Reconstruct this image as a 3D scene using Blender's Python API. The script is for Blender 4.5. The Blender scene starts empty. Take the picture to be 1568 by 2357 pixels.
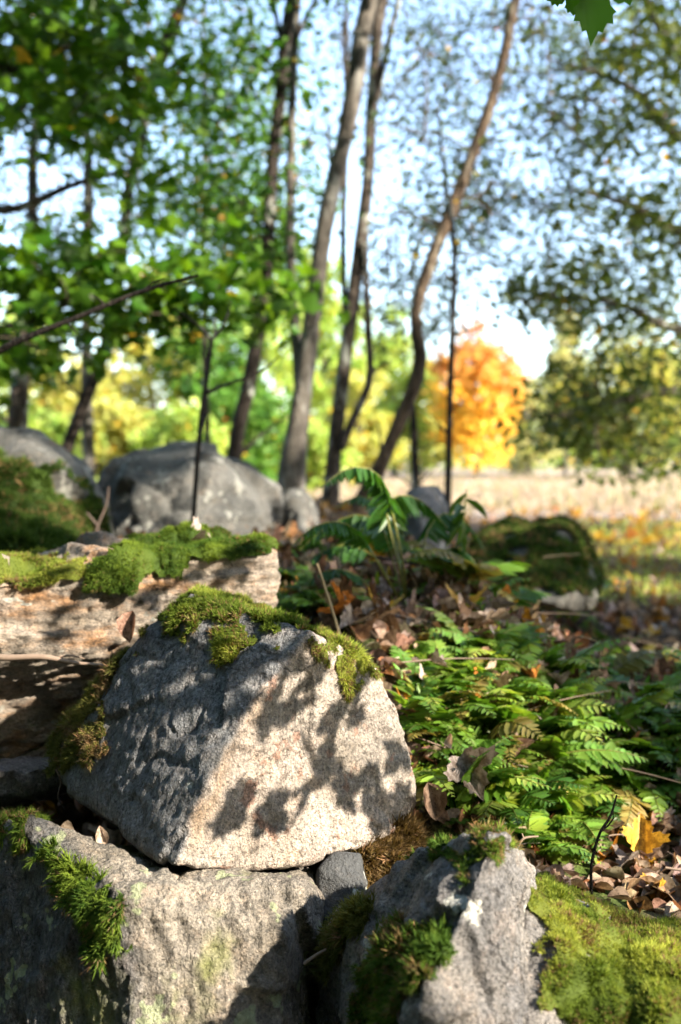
import bpy, bmesh, math, random
import numpy as np
from mathutils import Vector, Matrix

# ------------------------------------------------------------------ camera, sky, sun, exposure
scn = bpy.context.scene
PITCH = math.radians(2.95)
CAM = np.array([0.0, 0.0, 1.0])
F = 1568 * 35 / 24.0
cd = bpy.data.cameras.new('camera'); cam = bpy.data.objects.new('camera', cd)
scn.collection.objects.link(cam); scn.camera = cam
cam.location = CAM; cam.rotation_euler = (math.pi / 2 - PITCH, 0, 0)
cd.sensor_fit = 'HORIZONTAL'; cd.sensor_width = 24; cd.lens = 35
cd.clip_start = 0.05; cd.clip_end = 2000
cd.dof.use_dof = True; cd.dof.focus_distance = 1.38; cd.dof.aperture_fstop = 2.9

SUN = np.array([0.74, -0.42, 0.52]); SUN /= np.linalg.norm(SUN)
EL = math.asin(SUN[2]); AZ = math.atan2(SUN[0], SUN[1])
w = bpy.data.worlds.new('World'); scn.world = w; w.use_nodes = True
nt = w.node_tree; nt.nodes.clear()
sky = nt.nodes.new('ShaderNodeTexSky'); sky.sky_type = 'NISHITA'; sky.sun_disc = False
sky.sun_elevation = EL; sky.sun_rotation = AZ; sky.air_density = 1.0; sky.dust_density = 1.0; sky.ozone_density = 0.5
bg = nt.nodes.new('ShaderNodeBackground'); bg.inputs['Strength'].default_value = 0.15
wo = nt.nodes.new('ShaderNodeOutputWorld')
nt.links.new(sky.outputs[0], bg.inputs[0]); nt.links.new(bg.outputs[0], wo.inputs[0])
sl = bpy.data.lights.new('sun', 'SUN'); sl.energy = 5.0; sl.angle = math.radians(0.53); sl.color = (1.0, 0.90, 0.74)
so = bpy.data.objects.new('sun', sl); scn.collection.objects.link(so)
so.rotation_euler = Vector(-SUN).to_track_quat('-Z', 'Y').to_euler(); so.location = (8, -5, 7)
scn.view_settings.view_transform = 'Standard'; scn.view_settings.look = 'None'
scn.view_settings.exposure = 2.3; scn.view_settings.gamma = 1.0
scn.cycles.max_bounces = 6; scn.cycles.transparent_max_bounces = 4

rng = np.random.default_rng(7); random.seed(7)
COL = scn.collection
cp, sp = math.cos(PITCH), math.sin(PITCH)
FW = np.array([0, cp, -sp]); UP = np.array([0, sp, cp]); RT = np.array([1.0, 0, 0])


def P(px, py, d):
    """a point seen at photo pixel (px, py) of a 1568 x 2357 picture, d metres along the view axis"""
    px, py, d = np.broadcast_arrays(np.asarray(px, float), np.asarray(py, float), np.asarray(d, float))
    return CAM + d[..., None] * (FW + ((px - 784) / F)[..., None] * RT + ((1178 - py) / F)[..., None] * UP)


def proj(p):
    q = np.asarray(p) - CAM; d = q @ FW
    return np.stack([784 + F * q[..., 0] / d, 1178 - F * (q @ UP) / d], -1), d


# ------------------------------------------------------------------ noise
_perm = np.random.default_rng(3).permutation(256); _perm = np.concatenate([_perm, _perm, _perm])
_g = np.random.default_rng(4).normal(size=(256, 3)); _g /= np.linalg.norm(_g, axis=1)[:, None]


def perlin(p):
    i = np.floor(p).astype(int); f = p - i; i &= 255
    u = f * f * f * (f * (f * 6 - 15) + 10)
    r = 0
    for a in (0, 1):
        for b in (0, 1):
            for c in (0, 1):
                h = _perm[_perm[_perm[(i[:, 0] + a) & 255] + ((i[:, 1] + b) & 255)] + ((i[:, 2] + c) & 255)]
                d = np.einsum('ij,ij->i', _g[h], f - np.array([a, b, c]))
                wx = u[:, 0] if a else 1 - u[:, 0]; wy = u[:, 1] if b else 1 - u[:, 1]; wz = u[:, 2] if c else 1 - u[:, 2]
                r = r + d * wx * wy * wz
    return r * 1.6


def fbm(p, o=4):
    r, a = 0, 1.0
    for k in range(o):
        r = r + a * perlin(p * 2 ** k + 17.3 * k); a *= 0.5
    return r


def S(t):
    t = np.clip(t, 0, 1); return t * t * (3 - 2 * t)


def inpoly(pts, poly):
    x, y = pts[:, 0], pts[:, 1]; ins = np.zeros(len(x), bool); n = len(poly); j = n - 1
    for i in range(n):
        xi, yi = poly[i]; xj, yj = poly[j]
        if yi != yj:
            ins ^= ((yi > y) != (yj > y)) & (x < (xj - xi) * (y - yi) / (yj - yi) + xi)
        j = i
    return ins


# ------------------------------------------------------------------ object helpers
def tag(o, label=None, cat=None, group=None, kind=None):
    if label: o['label'] = label
    if cat: o['category'] = cat
    if group: o['group'] = group
    if kind: o['kind'] = kind
    return o


def empty(name, loc, label, cat, group=None):
    o = bpy.data.objects.new(name, None); COL.objects.link(o); o.location = loc; o.empty_display_size = 0.05
    return tag(o, label, cat, group)


def fastmesh(name, v, faces=None, loops=None, starts=None, totals=None, col=None, smooth=False):
    """faces (M,k) array, or explicit loops/starts/totals"""
    me = bpy.data.meshes.new(name); v = np.asarray(v, np.float32)
    if faces is not None:
        faces = np.asarray(faces, np.int32); k = faces.shape[1]
        loops = faces.ravel(); starts = np.arange(len(faces), dtype=np.int32) * k; totals = np.full(len(faces), k, np.int32)
    me.vertices.add(len(v)); me.vertices.foreach_set('co', v.ravel())
    me.loops.add(len(loops)); me.loops.foreach_set('vertex_index', np.asarray(loops, np.int32))
    me.polygons.add(len(starts)); me.polygons.foreach_set('loop_start', np.asarray(starts, np.int32))
    me.update(calc_edges=True)
    if smooth: me.polygons.foreach_set('use_smooth', np.ones(len(starts), bool))
    if col is not None:
        a = me.color_attributes.new('col', 'FLOAT_COLOR', 'POINT')
        c = np.ones((len(v), 4), np.float32); c[:, :3] = col; a.data.foreach_set('color', c.ravel())
    me.validate(); return me


def link(name, me, mat, parent=None, loc=None, kind=None):
    o = bpy.data.objects.new(name, me); COL.objects.link(o)
    if mat is not None and len(me.materials) == 0: me.materials.append(mat)
    if parent is not None: o.parent = parent
    if loc is not None: o.location = loc
    if kind: o['kind'] = kind
    return o


def jitcol(c, n, amt=0.25, hue=0.12):
    c = np.asarray(c, float)
    c = np.broadcast_to(c, (n, 3)) if c.ndim == 1 else c
    return np.clip(c * (1 + amt * rng.uniform(-1, 1, (n, 1))) * (1 + hue * rng.uniform(-1, 1, (n, 3))), 0, 1)


# ------------------------------------------------------------------ materials
def newmat(name):
    m = bpy.data.materials.new(name); m.use_nodes = True; t = m.node_tree; t.nodes.clear()
    out = t.nodes.new('ShaderNodeOutputMaterial'); return m, t, out


def node(t, ty, **kw):
    n = t.nodes.new(ty)
    for k, v in kw.items():
        if k.startswith('_'): setattr(n, k[1:], v)
        else: n.inputs[k.replace('__', ' ')].default_value = v
    return n


def mixc(t, fac, a, b, mode='MIX'):
    n = t.nodes.new('ShaderNodeMix'); n.data_type = 'RGBA'; n.blend_type = mode
    for sck, val in ((n.inputs[0], fac), (n.inputs[6], a), (n.inputs[7], b)):
        if hasattr(val, 'is_linked'): t.links.new(val, sck)
        elif isinstance(val, (int, float)): sck.default_value = val
        else: sck.default_value = (*val, 1)
    return n.outputs[2]


def ramp(t, src, lo, hi):
    n = t.nodes.new('ShaderNodeMapRange'); n.inputs[1].default_value = lo; n.inputs[2].default_value = hi
    n.interpolation_type = 'SMOOTHSTEP'; t.links.new(src, n.inputs[0]); return n.outputs[0]


def noise(t, co, scale, detail=4, rough=0.55, off=0):
    n = node(t, 'ShaderNodeTexNoise', Scale=scale, Detail=detail, Roughness=rough)
    if off:
        ad = t.nodes.new('ShaderNodeVectorMath'); ad.inputs[1].default_value = (off, off * .7, -off); t.links.new(co, ad.inputs[0]); co = ad.outputs[0]
    t.links.new(co, n.inputs['Vector']); return n.outputs['Fac']


def rock_mat(name, c1, c2, stain=(0.30, 0.17, 0.08), stain_amt=0.3, lichen=(0.42, 0.43, 0.40), lich_amt=0.5, dark=(0.03, 0.03, 0.03),
             spec=0.35, algae=(0.16, 0.17, 0.04), algae_amt=0.0, bump=1.0, alt=None, streak=False, grain=.7, pink=None):
    m, t, out = newmat(name)
    tc = t.nodes.new('ShaderNodeTexCoord'); co = tc.outputs['Object']
    if streak:
        mp = t.nodes.new('ShaderNodeMapping'); mp.inputs['Scale'].default_value = (1.0, 1.0, 2.6); mp.inputs['Rotation'].default_value = (0.2, 0.35, 0)
        t.links.new(co, mp.inputs[0]); co = mp.outputs[0]
    base = mixc(t, ramp(t, noise(t, co, 5, 5), .38, .62), c1, c2)
    if alt is not None:   # a marked face whose colour is also darkened for shade
        at = node(t, 'ShaderNodeVertexColor', _layer_name='face')
        sep = t.nodes.new('ShaderNodeSeparateColor'); t.links.new(at.outputs[0], sep.inputs[0])
        alt2 = mixc(t, ramp(t, noise(t, co, 7, 5, off=2), .38, .62), alt[0], alt[1])
        mp2 = t.nodes.new('ShaderNodeMapping'); mp2.inputs['Scale'].default_value = (1, 1, .38); mp2.inputs['Rotation'].default_value = (0, .35, 0); t.links.new(co, mp2.inputs[0])
        sk = noise(t, mp2.outputs[0], 150, 4, .7, 13)
        alt2 = mixc(t, ramp(t, sk, .50, .36), alt2, mixc(t, 1.0, alt2, (.22, .22, .24), 'MULTIPLY'))
        alt2 = mixc(t, ramp(t, sk, .56, .70), alt2, mixc(t, 1.0, alt2, (1.7, 1.65, 1.6), 'MULTIPLY'))
        base = mixc(t, ramp(t, noise(t, co, 26, 3, .6, 31), .60, .66), base, pink) if pink else base
        base = mixc(t, sep.outputs[0], base, alt2)
        st2 = mixc(t, sep.outputs[1], base, stain); base = st2
    base = base if stain_amt <= 0 else \
        mixc(t, ramp(t, noise(t, co, 9, 6, .6, 5), .62 - .2 * stain_amt, .80 - .12 * stain_amt), base, stain)
    # mottling and mineral grains
    base = mixc(t, ramp(t, noise(t, co, 45, 4, .6, 1), .3, .7), mixc(t, 0.35, base, dark), base)
    base = mixc(t, ramp(t, noise(t, co, 28, 5, .65, 7), .50, .68), base, mixc(t, 1.0, base, (1.28, 1.18, 1.10), 'MULTIPLY'))
    base = mixc(t, ramp(t, noise(t, co, 33, 5, .7, 11), .56, .66), base, mixc(t, 1.0, base, (.50, .48, .46), 'MULTIPLY'))
    g = noise(t, co, 210, 3, .7, 3)
    base = mixc(t, ramp(t, g, .54, .72), base, mixc(t, 1.0, base, (1 + .9 * grain, 1 + .85 * grain, 1 + .8 * grain), 'MULTIPLY'))
    base = mixc(t, ramp(t, g, .50, .36), base, mixc(t, .85 * grain, base, dark))
    # lichen blotches
    l = noise(t, co, 14, 3, .5, 9); l2 = noise(t, co, 60, 3, .5, 4)
    ad = t.nodes.new('ShaderNodeMath'); ad.operation = 'MULTIPLY_ADD'; ad.inputs[1].default_value = 0.25; t.links.new(l2, ad.inputs[0]); t.links.new(l, ad.inputs[2])
    base = mixc(t, ramp(t, ad.outputs[0], .86 - .16 * lich_amt, .89 - .16 * lich_amt), base, lichen)
    wv = t.nodes.new('ShaderNodeTexNoise'); wv.inputs['Scale'].default_value = 8; wv.inputs['Detail'].default_value = 4; t.links.new(co, wv.inputs['Vector'])
    wm = t.nodes.new('ShaderNodeVectorMath'); wm.operation = 'MULTIPLY_ADD'; wm.inputs[1].default_value = (.12, .12, .12); t.links.new(wv.outputs['Color'], wm.inputs[0]); t.links.new(co, wm.inputs[2])
    vo = t.nodes.new('ShaderNodeTexVoronoi'); vo.feature = 'DISTANCE_TO_EDGE'; vo.inputs['Scale'].default_value = 7.5; t.links.new(wm.outputs[0], vo.inputs['Vector'])
    cr = t.nodes.new('ShaderNodeMath'); cr.operation = 'MULTIPLY'; t.links.new(ramp(t, vo.outputs['Distance'], .016, .002), cr.inputs[0]); t.links.new(ramp(t, noise(t, co, 6, 3, .5, 21), .54, .62), cr.inputs[1])
    base = mixc(t, cr.outputs[0], base, mixc(t, .5, base, dark))
    base = mixc(t, ramp(t, noise(t, co, 3.2, 4, .6, 15), .52, .70), base, mixc(t, 1.0, base, (.62, .60, .55), 'MULTIPLY'))
    if algae_amt:
        base = mixc(t, ramp(t, noise(t, co, 6, 4, .6, 12), .62 - .25 * algae_amt, .8 - .25 * algae_amt), base, algae)
    bs = node(t, 'ShaderNodeBsdfPrincipled', Roughness=0.75); bs.inputs['Specular IOR Level'].default_value = spec
    t.links.new(base, bs.inputs['Base Color'])
    if alt is not None:
        b4 = node(t, 'ShaderNodeBump', Strength=.8, Distance=.006); t.links.new(sk, b4.inputs['Height'])
    b1 = node(t, 'ShaderNodeBump', Strength=0.95 * bump, Distance=0.016); t.links.new(noise(t, co, 70, 5, .65, 2), b1.inputs['Height'])
    b2 = node(t, 'ShaderNodeBump', Strength=0.9 * bump, Distance=0.006); t.links.new(noise(t, co, 230, 3, .6, 6), b2.inputs['Height'])
    b0 = node(t, 'ShaderNodeBump', Strength=0.9, Distance=0.008); b0.invert = True; t.links.new(cr.outputs[0], b0.inputs['Height']); t.links.new(b0.outputs[0], b1.inputs['Normal'])
    t.links.new(b1.outputs[0], b2.inputs['Normal']); 
    if alt is not None: t.links.new(b2.outputs[0], b4.inputs['Normal']); t.links.new(b4.outputs[0], bs.inputs['Normal'])
    else: t.links.new(b2.outputs[0], bs.inputs['Normal'])
    t.links.new(bs.outputs[0], out.inputs[0]); return m


def leaf_mat(name, trans=0.45, rough=0.5, spec=0.3, tint=(1.15, 1.1, 0.7), objvar=False, mottle=False):
    m, t, out = newmat(name)
    a = node(t, 'ShaderNodeVertexColor', _layer_name='col'); c = a.outputs[0]
    if objvar:
        oi = t.nodes.new('ShaderNodeObjectInfo'); hs = t.nodes.new('ShaderNodeHueSaturation')
        r1 = t.nodes.new('ShaderNodeMapRange'); r1.inputs[3].default_value = .97; r1.inputs[4].default_value = 1.03
        t.links.new(oi.outputs['Random'], r1.inputs[0])
        mm = t.nodes.new('ShaderNodeMath'); mm.operation = 'MULTIPLY'; mm.inputs[1].default_value = -.47; t.links.new(r1.outputs[0], mm.inputs[0])
        ad = t.nodes.new('ShaderNodeMath'); ad.operation = 'ADD'; ad.inputs[1].default_value = .97; t.links.new(mm.outputs[0], ad.inputs[0])
        t.links.new(ad.outputs[0], hs.inputs['Hue'])
        r2 = t.nodes.new('ShaderNodeMapRange'); r2.inputs[3].default_value = .6; r2.inputs[4].default_value = 1.3; t.links.new(oi.outputs['Random'], r2.inputs[0])
        t.links.new(r2.outputs[0], hs.inputs['Value']); t.links.new(c, hs.inputs['Color']); c = hs.outputs[0]
    if mottle:
        ge = t.nodes.new('ShaderNodeNewGeometry'); c = mixc(t, ramp(t, noise(t, ge.outputs['Position'], 90, 4, .6), .4, .62), mixc(t, 1.0, c, (.45, .40, .36), 'MULTIPLY'), c)
        c = mixc(t, ramp(t, noise(t, ge.outputs['Position'], 320, 2, .6, 3), .58, .7), c, mixc(t, 1.0, c, (.4, .35, .3), 'MULTIPLY'))
    bs = node(t, 'ShaderNodeBsdfPrincipled', Roughness=rough); bs.inputs['Specular IOR Level'].default_value = spec
    tr = t.nodes.new('ShaderNodeBsdfTranslucent'); mx = t.nodes.new('ShaderNodeMixShader'); mx.inputs[0].default_value = trans
    t.links.new(c, bs.inputs['Base Color']); t.links.new(mixc(t, 1.0, c, tint, 'MULTIPLY'), tr.inputs[0])
    t.links.new(bs.outputs[0], mx.inputs[1]); t.links.new(tr.outputs[0], mx.inputs[2]); t.links.new(mx.outputs[0], out.inputs[0])
    return m


def bark_mat(name, c1, c2, lich=(0.35, 0.36, 0.32), lich_amt=.4):
    m, t, out = newmat(name)
    tc = t.nodes.new('ShaderNodeTexCoord'); mp = t.nodes.new('ShaderNodeMapping'); mp.inputs['Scale'].default_value = (1, 1, 0.45)
    t.links.new(tc.outputs['Object'], mp.inputs[0]); co = mp.outputs[0]
    b = mixc(t, ramp(t, noise(t, co, 22, 6, .65), .35, .65), c1, c2)
    b = mixc(t, ramp(t, noise(t, co, 9, 4, .6, 4), .60 - .12 * lich_amt, .72 - .12 * lich_amt), b, lich)
    bs = node(t, 'ShaderNodeBsdfPrincipled', Roughness=0.85); bs.inputs['Specular IOR Level'].default_value = .2
    t.links.new(b, bs.inputs['Base Color'])
    bu = node(t, 'ShaderNodeBump', Strength=1.0, Distance=0.04); t.links.new(noise(t, co, 40, 5, .7, 1), bu.inputs['Height']); t.links.new(bu.outputs[0], bs.inputs['Normal'])
    t.links.new(bs.outputs[0], out.inputs[0]); return m


def plain_mat(name, c, rough=.8, var=.3, scale=60):
    m, t, out = newmat(name)
    tc = t.nodes.new('ShaderNodeTexCoord')
    b = mixc(t, noise(t, tc.outputs['Object'], scale, 4), tuple(x * (1 - var) for x in c), tuple(min(1, x * (1 + var)) for x in c))
    bs = node(t, 'ShaderNodeBsdfPrincipled', Roughness=rough); bs.inputs['Specular IOR Level'].default_value = .25
    t.links.new(b, bs.inputs['Base Color']); t.links.new(bs.outputs[0], out.inputs[0]); return m


M_moss = leaf_mat('moss', .35, .75, .15, (1.1, 1.1, .6))
M_leaf = leaf_mat('green_leaf', .5, .42, .35, (1.25, 1.15, .5))
M_tree = leaf_mat('tree_leaf', .5, .5, .3, (1.2, 1.1, .6))
M_dry = leaf_mat('dry_leaf', .25, .6, .25, (1.15, 1.0, .7), mottle=True)
M_dryv = leaf_mat('fallen_leaf', .28, .55, .3, (1.15, 1.0, .7), objvar=True, mottle=True)
M_fern = leaf_mat('fern', .45, .42, .4, (1.2, 1.15, .5))
M_fernv = leaf_mat('fern_frond', .45, .42, .4, (1.2, 1.15, .5), objvar=True)
M_grass = leaf_mat('grass', .35, .6, .2, (1.1, 1.05, .8))
M_barkA = bark_mat('grey_brown_bark', (0.028, 0.022, 0.018), (0.094, 0.074, 0.061), lich_amt=.5)
M_barkB = bark_mat('pale_bark', (0.044, 0.039, 0.033), (0.143, 0.124, 0.105), (0.231, 0.220, 0.198), .7)
M_barkD = bark_mat('dark_bark', (0.014, 0.011, 0.009), (0.044, 0.034, 0.028), lich_amt=.2)
M_barkO = bark_mat('orange_brown_bark', (0.033, 0.022, 0.015), (0.121, 0.083, 0.055), (0.220, 0.187, 0.143), .4)
M_twig = plain_mat('twig', (0.07, 0.05, 0.04))
M_twigp = plain_mat('pale_twig', (0.20, 0.145, 0.11))
M_straw = plain_mat('straw', (0.28, 0.21, 0.12))
M_stalk = plain_mat('green_stalk', (0.16, 0.20, 0.03))

# ------------------------------------------------------------------ leaf templates (unit length along +Y, face up +Z)
def halves(out, fold=0.15, bend=0.0, curl=0.0):
    """out: right-hand outline from base to tip -> two folded halves"""
    R = [(x, y) for x, y in out]; n = len(R); v = []; L = []
    for x, y in R: v.append((x, y, 0))
    for x, y in R[1:-1]: v.append((-x, y, 0))
    v = np.array(v, float); v[:, 2] = fold * np.abs(v[:, 0]) - bend * (v[:, 1] - .3) ** 2 + curl * v[:, 0] ** 2
    right = list(range(n)); left = [0] + list(range(n, 2 * n - 2)) + [n - 1]; left = left[::-1]
    return v, [right, left]


MAPLE_O = [(0, 0), (.16, -.09), (.30, -.04), (.27, .05), (.42, .10), (.50, .22), (.64, .26), (.58, .36), (.63, .46), (.48, .45), (.42, .52), (.24, .46), (.29, .62), (.24, .66), (.24, .80), (.13, .80), (0, 1.02)]
MAPLE_FINE = [(0, 0), (.10, -.10), (.22, -.14), (.27, -.08), (.40, -.06), (.34, .03), (.37, .10), (.50, .12), (.52, .20), (.62, .20), (.74, .30), (.64, .36), (.66, .48), (.54, .46), (.50, .56), (.42, .51), (.34, .54), (.20, .46), (.23, .56), (.32, .64), (.27, .68), (.29, .80), (.20, .79), (.15, .92), (.09, .90), (0, 1.10)]
OVAL_O = [(0, 0), (.20, .12), (.32, .35), (.30, .60), (.16, .85), (0, 1.0)]
DIAM_O = [(0, 0), (.30, .42), (0, 1.0)]
T_maple = halves(MAPLE_O, .12, .12); T_maple_dry = halves(MAPLE_O, .55, .6, .8); T_oval = halves(OVAL_O, .25, .15); T_oval_dry = halves(OVAL_O, .7, .3, 1.1)
T_diam = halves(DIAM_O, .2, .1)
LANCE = [(0, 0), (.10, .08), (.15, .30), (.13, .6), (.06, .85), (0, 1.0)]
T_lance = halves(LANCE, .3, .25)


def frames(n, zdir, spread, ydir=None):
    """n random rotation matrices with leaf normal around zdir"""
    z = np.broadcast_to(np.asarray(zdir, float), (n, 3)) + rng.normal(size=(n, 3)) * spread
    z = z / np.linalg.norm(z, axis=1)[:, None]
    y = rng.normal(size=(n, 3)) if ydir is None else np.broadcast_to(np.asarray(ydir, float), (n, 3)) + rng.normal(size=(n, 3)) * .35
    y = y - z * np.einsum('ij,ij->i', y, z)[:, None]; y /= np.linalg.norm(y, axis=1)[:, None] + 1e-9
    return np.stack([np.cross(y, z), y, z], 2)


def instmesh(name, tmpl, pos, R, scale, col):
    tv, tf = tmpl; n = len(pos); k = len(tv)
    v = np.einsum('nij,kj->nki', R, tv) * np.asarray(scale).reshape(-1, 1, 1) + pos[:, None]
    lt = np.concatenate([np.array(f) for f in tf]); tot = np.array([len(f) for f in tf])
    loops = (lt[None] + (np.arange(n) * k)[:, None]).ravel(); totals = np.tile(tot, n); starts = np.concatenate([[0], np.cumsum(totals)[:-1]])
    return fastmesh(name, v.reshape(-1, 3), loops=loops, starts=starts, totals=totals, col=np.repeat(col, k, axis=0))


def tube(path, rad, sides=8, seed=0, rough=0.0, step=None):
    """swept tube along path (N,3) with radii; returns verts, quads"""
    p = np.asarray(path, float); r = np.asarray(rad, float)
    if step:
        L = np.concatenate([[0], np.cumsum(np.linalg.norm(np.diff(p, axis=0), axis=1))]); n = max(3, int(L[-1] / step) + 1)
        ts = np.linspace(0, L[-1], n)
        # Catmull-Rom through the points
        idx = np.clip(np.searchsorted(L, ts, 'right') - 1, 0, len(p) - 2); u = ((ts - L[idx]) / (L[idx + 1] - L[idx] + 1e-9))[:, None]
        p0 = p[np.clip(idx - 1, 0, None)]; p1 = p[idx]; p2 = p[idx + 1]; p3 = p[np.clip(idx + 2, None, len(p) - 1)]
        q = .5 * (2 * p1 + (p2 - p0) * u + (2 * p0 - 5 * p1 + 4 * p2 - p3) * u ** 2 + (3 * p1 - p0 - 3 * p2 + p3) * u ** 3)
        r = np.interp(ts, L, r); p = q
    t = np.gradient(p, axis=0); t /= np.linalg.norm(t, axis=1)[:, None] + 1e-9
    a = np.array([0, 0, 1.0]) if abs(t[0, 2]) < .8 else np.array([0, 1.0, 0])
    n1 = np.cross(t, a); n1 /= np.linalg.norm(n1, axis=1)[:, None] + 1e-9; n2 = np.cross(t, n1)
    an = np.linspace(0, 2 * np.pi, sides, endpoint=False)
    v = p[:, None] + r[:, None, None] * (np.cos(an)[None, :, None] * n1[:, None] + np.sin(an)[None, :, None] * n2[:, None])
    if rough:
        vv = v.reshape(-1, 3); rr = np.repeat(r, sides)
        c = np.repeat(p, sides, 0); d = vv - c
        v = (c + d * (1 + rough * fbm(vv * np.array([1, 1, .5]) / (2.2 * rr.mean()) + seed, 3))[:, None]).reshape(v.shape)
    m = len(p); i = np.arange(m - 1)[:, None] * sides; j = np.arange(sides)[None]; j2 = (j + 1) % sides
    q = np.stack([i + j, i + j2, i + sides + j2, i + sides + j], -1).reshape(-1, 4)
    return v.reshape(-1, 3), q


def merge(parts):
    vs, fs, o = [], [], 0
    for v, f in parts: vs.append(v); fs.append(f + o); o += len(v)
    return np.concatenate(vs), np.concatenate(fs)


# ------------------------------------------------------------------ ground
def gz(x, y):
    x = np.asarray(x, float); y = np.asarray(y, float)
    edge = np.minimum(.25 * y + .15, .95)
    h = .31 + .40 * S((edge - x) / .8) * S((11 - y) / 4.5) * S((y - 1.35 - .75 * S((.12 - x) / .3)) / .5)
    h = h + .17 * S((x - .08) / .25) * S((1.25 - x) / .4) * S((y - 1.62) / .5) * S((3.1 - y) / .8)
    h = h - .5 * S((1.45 + .65 * S((.12 - x) / .3) - y) / .5) * S((.75 - x) / .4) - .3 * S((1.2 - y) / .8)
    far = np.sqrt(x * x + y * y)
    q = np.stack([x.ravel(), y.ravel(), np.zeros(x.size)], 1)
    n = (.035 * fbm(q * 1.7, 3) + .012 * perlin(q * 7)).reshape(x.shape) * S((60 - far) / 40) + (.25 * perlin(q * .05 + 5).reshape(x.shape)) * S((far - 14) / 40)
    return h + n


def gridmesh():
    def ax(a, b, n): return np.linspace(a, b, n)
    xs = np.concatenate([-np.geomspace(600, 4.2, 45), ax(-4, 4, 170), np.geomspace(4.2, 600, 45)])
    ys = np.concatenate([-np.geomspace(600, 3, 30), ax(-2.8, 9, 240), np.geomspace(9.2, 900, 60)])
    X, Y = np.meshgrid(xs, ys); Z = gz(X, Y)
    v = np.stack([X, Y, Z], -1).reshape(-1, 3); nx = len(xs); i = np.arange(len(ys) - 1)[:, None] * nx + np.arange(nx - 1)[None]
    f = np.stack([i, i + 1, i + nx + 1, i + nx], -1).reshape(-1, 4)
    return fastmesh('ground', v, f, smooth=True)


def ground_material():
    m, t, out = newmat('ground_soil')
    ge = t.nodes.new('ShaderNodeNewGeometry'); co = ge.outputs['Position']
    sx = t.nodes.new('ShaderNodeSeparateXYZ'); t.links.new(co, sx.inputs[0])
    soil = mixc(t, ramp(t, noise(t, co, 9, 6), .35, .65), (0.035, 0.024, 0.016), (0.12, 0.085, 0.06))
    soil = mixc(t, ramp(t, noise(t, co, 45, 4, .6, 3), .55, .7), soil, (0.22, 0.15, 0.10))
    soil = mixc(t, ramp(t, noise(t, co, 1.3, 4, .6, 8), .55, .66), soil, (0.05, 0.08, 0.015))
    fld = mixc(t, ramp(t, noise(t, co, .5, 5), .35, .65), (0.29, 0.24, 0.205), (0.38, 0.325, 0.28))
    fld = mixc(t, ramp(t, noise(t, co, .12, 3, .5, 4), .55, .7), fld, (0.22, 0.25, 0.08))
    base = mixc(t, ramp(t, sx.outputs[1], 11, 14), soil, fld)
    bs = node(t, 'ShaderNodeBsdfPrincipled', Roughness=0.95); bs.inputs['Specular IOR Level'].default_value = .1
    t.links.new(base, bs.inputs['Base Color'])
    bu = node(t, 'ShaderNodeBump', Strength=0.8, Distance=0.03); t.links.new(noise(t, co, 35, 5, .7, 1), bu.inputs['Height']); t.links.new(bu.outputs[0], bs.inputs['Normal'])
    t.links.new(bs.outputs[0], out.inputs[0]); return m


ground = link('ground', gridmesh(), ground_material()); tag(ground, kind='structure')
tag(ground, 'woodland soil rising to a stony bank, dry field beyond', 'ground')

# ------------------------------------------------------------------ boulders
def smooth_mask(m, e, its):
    n = len(m); deg = np.bincount(e.ravel(), minlength=n) + 1e-9
    for _ in range(its):
        a = np.bincount(e[:, 0], m[e[:, 1]], n) + np.bincount(e[:, 1], m[e[:, 0]], n); m = .5 * m + .5 * a / deg
    return m


MOSSCOL = {'green': ((0.05, 0.10, 0.012), (0.19, 0.26, 0.03)), 'lime': ((0.11, 0.16, 0.02), (0.36, 0.38, 0.06)),
           'olive': ((0.09, 0.10, 0.02), (0.22, 0.20, 0.05)), 'brown': ((0.09, 0.055, 0.02), (0.24, 0.155, 0.06)), 'dark': ((0.03, 0.06, 0.008), (0.08, 0.13, 0.02))}


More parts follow.
